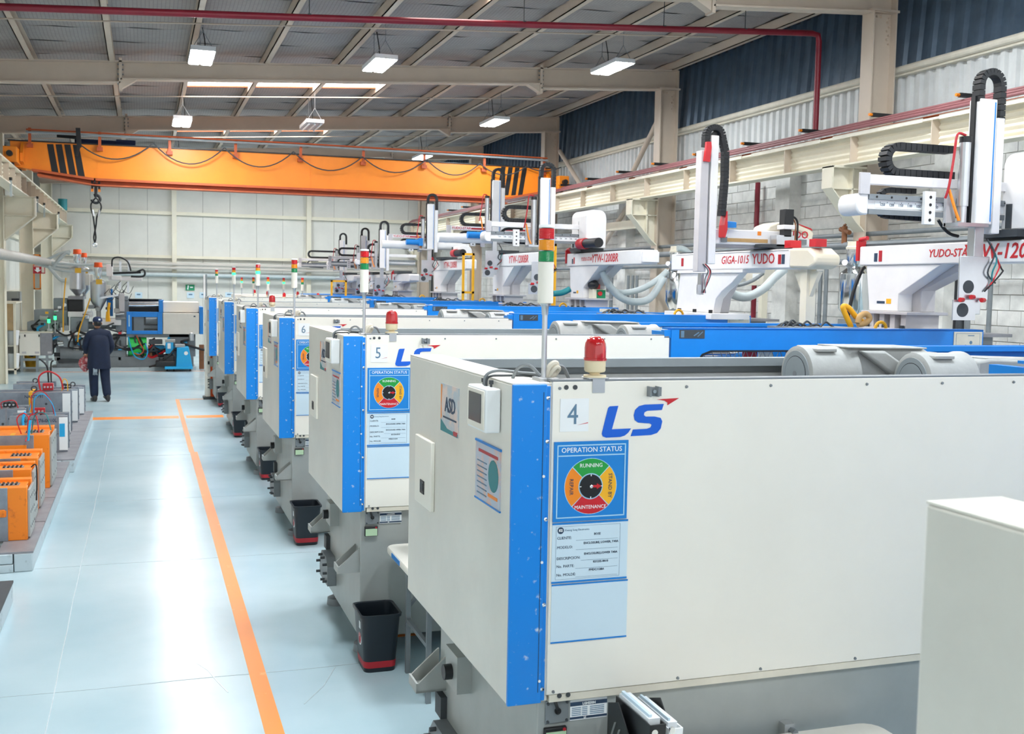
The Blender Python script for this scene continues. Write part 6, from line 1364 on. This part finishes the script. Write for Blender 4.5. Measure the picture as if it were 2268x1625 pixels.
t = thing('electric_cabinet', ((a.x+b.x)/2, 30.95, 0), 'grey wall-side electric cabinet with a dark vent above the locker', 'cabinet')
part(t, 'body', MB().box(a.x, b.x-.05, 30.8, 31.2, .0, a.z), 'steelgrey', bev=.01); part(t, 'vent', MB().box(a.x+.12, a.x+.3, 30.79, 30.8, a.z-.38, a.z-.18), 'darkgrey'); part(t, 'side_panel', MB().box(b.x-.05, b.x, 30.82, 31.2, 0, a.z), 'castgrey')
t = thing('yellow_bucket', (-2.85, 30.9, 0), 'yellow bucket half hidden behind the locker', 'bucket')
part(t, 'body', MB().lathe([(.12, 0), (.16, .42), (.17, .44), (.15, .45)], (-2.83, 30.9, 0), 16), 'yellow', smooth=True); part(t, 'handle', MB().tube(arc((-2.83, 30.75, .5), .14, 0, 180, 8), .012, 6), 'black')
# fire sign, orange frame, duct
a, b = q(73, 587, 32.9), q(100, 606, 32.9)
t = thing('fire_sign', ((a.x+b.x)/2, 32.9, b.z), 'red fire equipment sign with a white arrow on the left column', 'sign')
part(t, 'board', MB().box(a.x, b.x, 32.9, 32.93, b.z, a.z), 'redsafe'); m = (a.x*.62+b.x*.38); zc = (a.z+b.z)/2
part(t, 'arrow', MB().prism([(m, b.z+.03), (m+.09, zc-.01), (m+.04, zc-.01), (m+.04, a.z-.06), (m-.04, a.z-.06), (m-.04, zc-.01), (m-.09, zc-.01)], 'y', 32.893, 32.9), 'inkwhite')
part(t, 'pictogram', MB().box(b.x-.09, b.x-.02, 32.893, 32.9, b.z+.03, a.z-.03), 'offwhite'); part(t, 'top_strip', MB().box(a.x+.02, m+.12, 32.894, 32.9, a.z-.035, a.z-.015), 'offwhite')
a, b = q(73, 563, 32.92), q(91, 641, 32.92); w = .035
single('marking_frame', MB().box(a.x, a.x+w, 32.94, 32.96, b.z, a.z).box(b.x-w, b.x, 32.94, 32.96, b.z, a.z).box(a.x, b.x, 32.94, 32.96, b.z, b.z+w).box(a.x, b.x, 32.94, 32.96, a.z-w, a.z), 'orange', 'orange painted frame on the left column around the fire sign', 'marking')
z = PX(0, 562, -2.35).z
single('air_duct', MB().tube([(-2.35, 18, z), (-2.35, 31.5, z), (-2.3, 32.2, z-.02), (-2.0, 32.6, z-.05)], .1, 14), 'duct', 'thick grey duct running along the left wall to the dryers', 'duct', smooth=True)
for k, pts in enumerate((((60, 574), (100, 575), (130, 562), (156, 556)), ((70, 575), (120, 582), (170, 586), (208, 586)), ((60, 578), (110, 592), (150, 600), (205, 598)), ((100, 580), (120, 605), (135, 620), (148, 622)), ((118, 590), (130, 575), (145, 560), (155, 562)))):
    hose(['upper pale hose curving to the tall dryer', 'straight pale hose to the right orange lid', 'lower pale hose sagging to the right dryer', 'short pale hose dropping beside the tall dryer', 'pale hose looping up to the tall dryer lid'][k], pts, YF+.4, .035 if k < 3 else .045)
for k, pts in enumerate((((146, 615), (143, 645), (140, 690), (140, 735)), ((200, 660), (190, 690), (176, 730), (172, 757)))):
    hose(['yellow cord hanging left of the tall dryer', 'yellow cord slanting down by the worker'][k], pts, YF-.1, .016, 'yellow', 'hose_cord', 'hose')  # hanging yellow cords, carried under the hose name
a, b = PY(411, 630, Y1-.02), PY(431, 643, Y1-.02)
t = thing('exit_sign', ((a.x+b.x)/2, Y1-.03, b.z), 'green running-man exit sign on the end wall', 'sign')
part(t, 'board', MB().box(a.x, b.x, Y1-.03, Y1-.005, b.z, a.z), 'exitgreen'); part(t, 'arrow', MB().box((a.x+b.x)/2, b.x-.06, Y1-.035, Y1-.03, b.z+.09, b.z+.13), 'inkwhite')
part(t, 'figure', MB().cyl((a.x+.09, Y1-.035, a.z-.05), (a.x+.09, Y1-.03, a.z-.05), .025, n=10).bar((a.x+.09, Y1-.033, a.z-.07), (a.x+.07, Y1-.033, b.z+.03), .04, .005, up=(0, 1, 0)), 'inkwhite')
for k, xx in enumerate((307, 422, 450, 507)):
    a, b = PY(xx-8, 647, Y1-.02), PY(xx+8, 660, Y1-.02)
    t = thing('wall_notice', ((a.x+b.x)/2, Y1-.02, b.z), '%s pale blue notice sheet from the left on the end wall' % ORD[k], 'notice', 'notices on the end wall')
    part(t, 'sheet', MB().box(a.x, b.x, Y1-.02, Y1-.005, b.z, a.z), 'sleeve'); part(t, 'print_line', MB().box(a.x+.06, b.x-.06, Y1-.024, Y1-.02, (a.z+b.z)/2, (a.z+b.z)/2+.05), 'inkgrey')
t = thing('drum', (-2.5, 38.6, 4.6), 'teal drum on the end of the left crane runway', 'drum')
a, b = PX(128, 448, -2.5), PX(145, 470, -2.5)
part(t, 'body', MB().lathe([(.14, 4.6), (.14, 4.95), (.13, 4.96)], (-2.5, 38.6, 0), 16), 'teal', smooth=True); part(t, 'rim', MB().lathe([(.146, 4.93), (.146, 4.96)], (-2.5, 38.6, 0), 16), 'teal', smooth=True)
for k, (xx, yy, X) in enumerate(((24, 418, -2.42), (83, 455, -2.42), (98, 468, -2.42), (130, 485, -2.42))):
    p = PX(xx, yy, X)
    t = thing('cable_clip', (X, p.y, p.z-.1), '%s small blue hanging clip from the left under the left runway' % ORD[k], 'clip', 'clips under the left runway')
    part(t, 'strap', MB().box(X-.02, X+.02, p.y-.02, p.y+.02, p.z-.15, p.z+.16), 'hose'); part(t, 'tip', MB().cyl((X, p.y, p.z+.16), (X, p.y, p.z+.22), .03, n=8), 'black')
# yellow guard frames among the far robots
for k, (xa, xb, ya, yb) in enumerate(((733, 768, 620, 660), (1025, 1050, 560, 650), (1225, 1232, 540, 600))):
    Yg = 24 if k < 1 else 19
    a, b = PY(xa, ya, Yg), PY(xb, yb, Yg); w = .04; z0 = 0
    single('guard_frame', MB().box(a.x, a.x+w, Yg, Yg+w, z0, a.z).box(b.x-w, b.x, Yg, Yg+w, z0, a.z).box(a.x, b.x, Yg, Yg+w, b.z, b.z+w).box(a.x, b.x, Yg, Yg+w, a.z-w, a.z), 'yellow', ['yellow guard frame left of the farthest robots', 'yellow guard posts behind the fourth robot', 'narrow yellow guard post behind the signal tower'][k], 'guard')
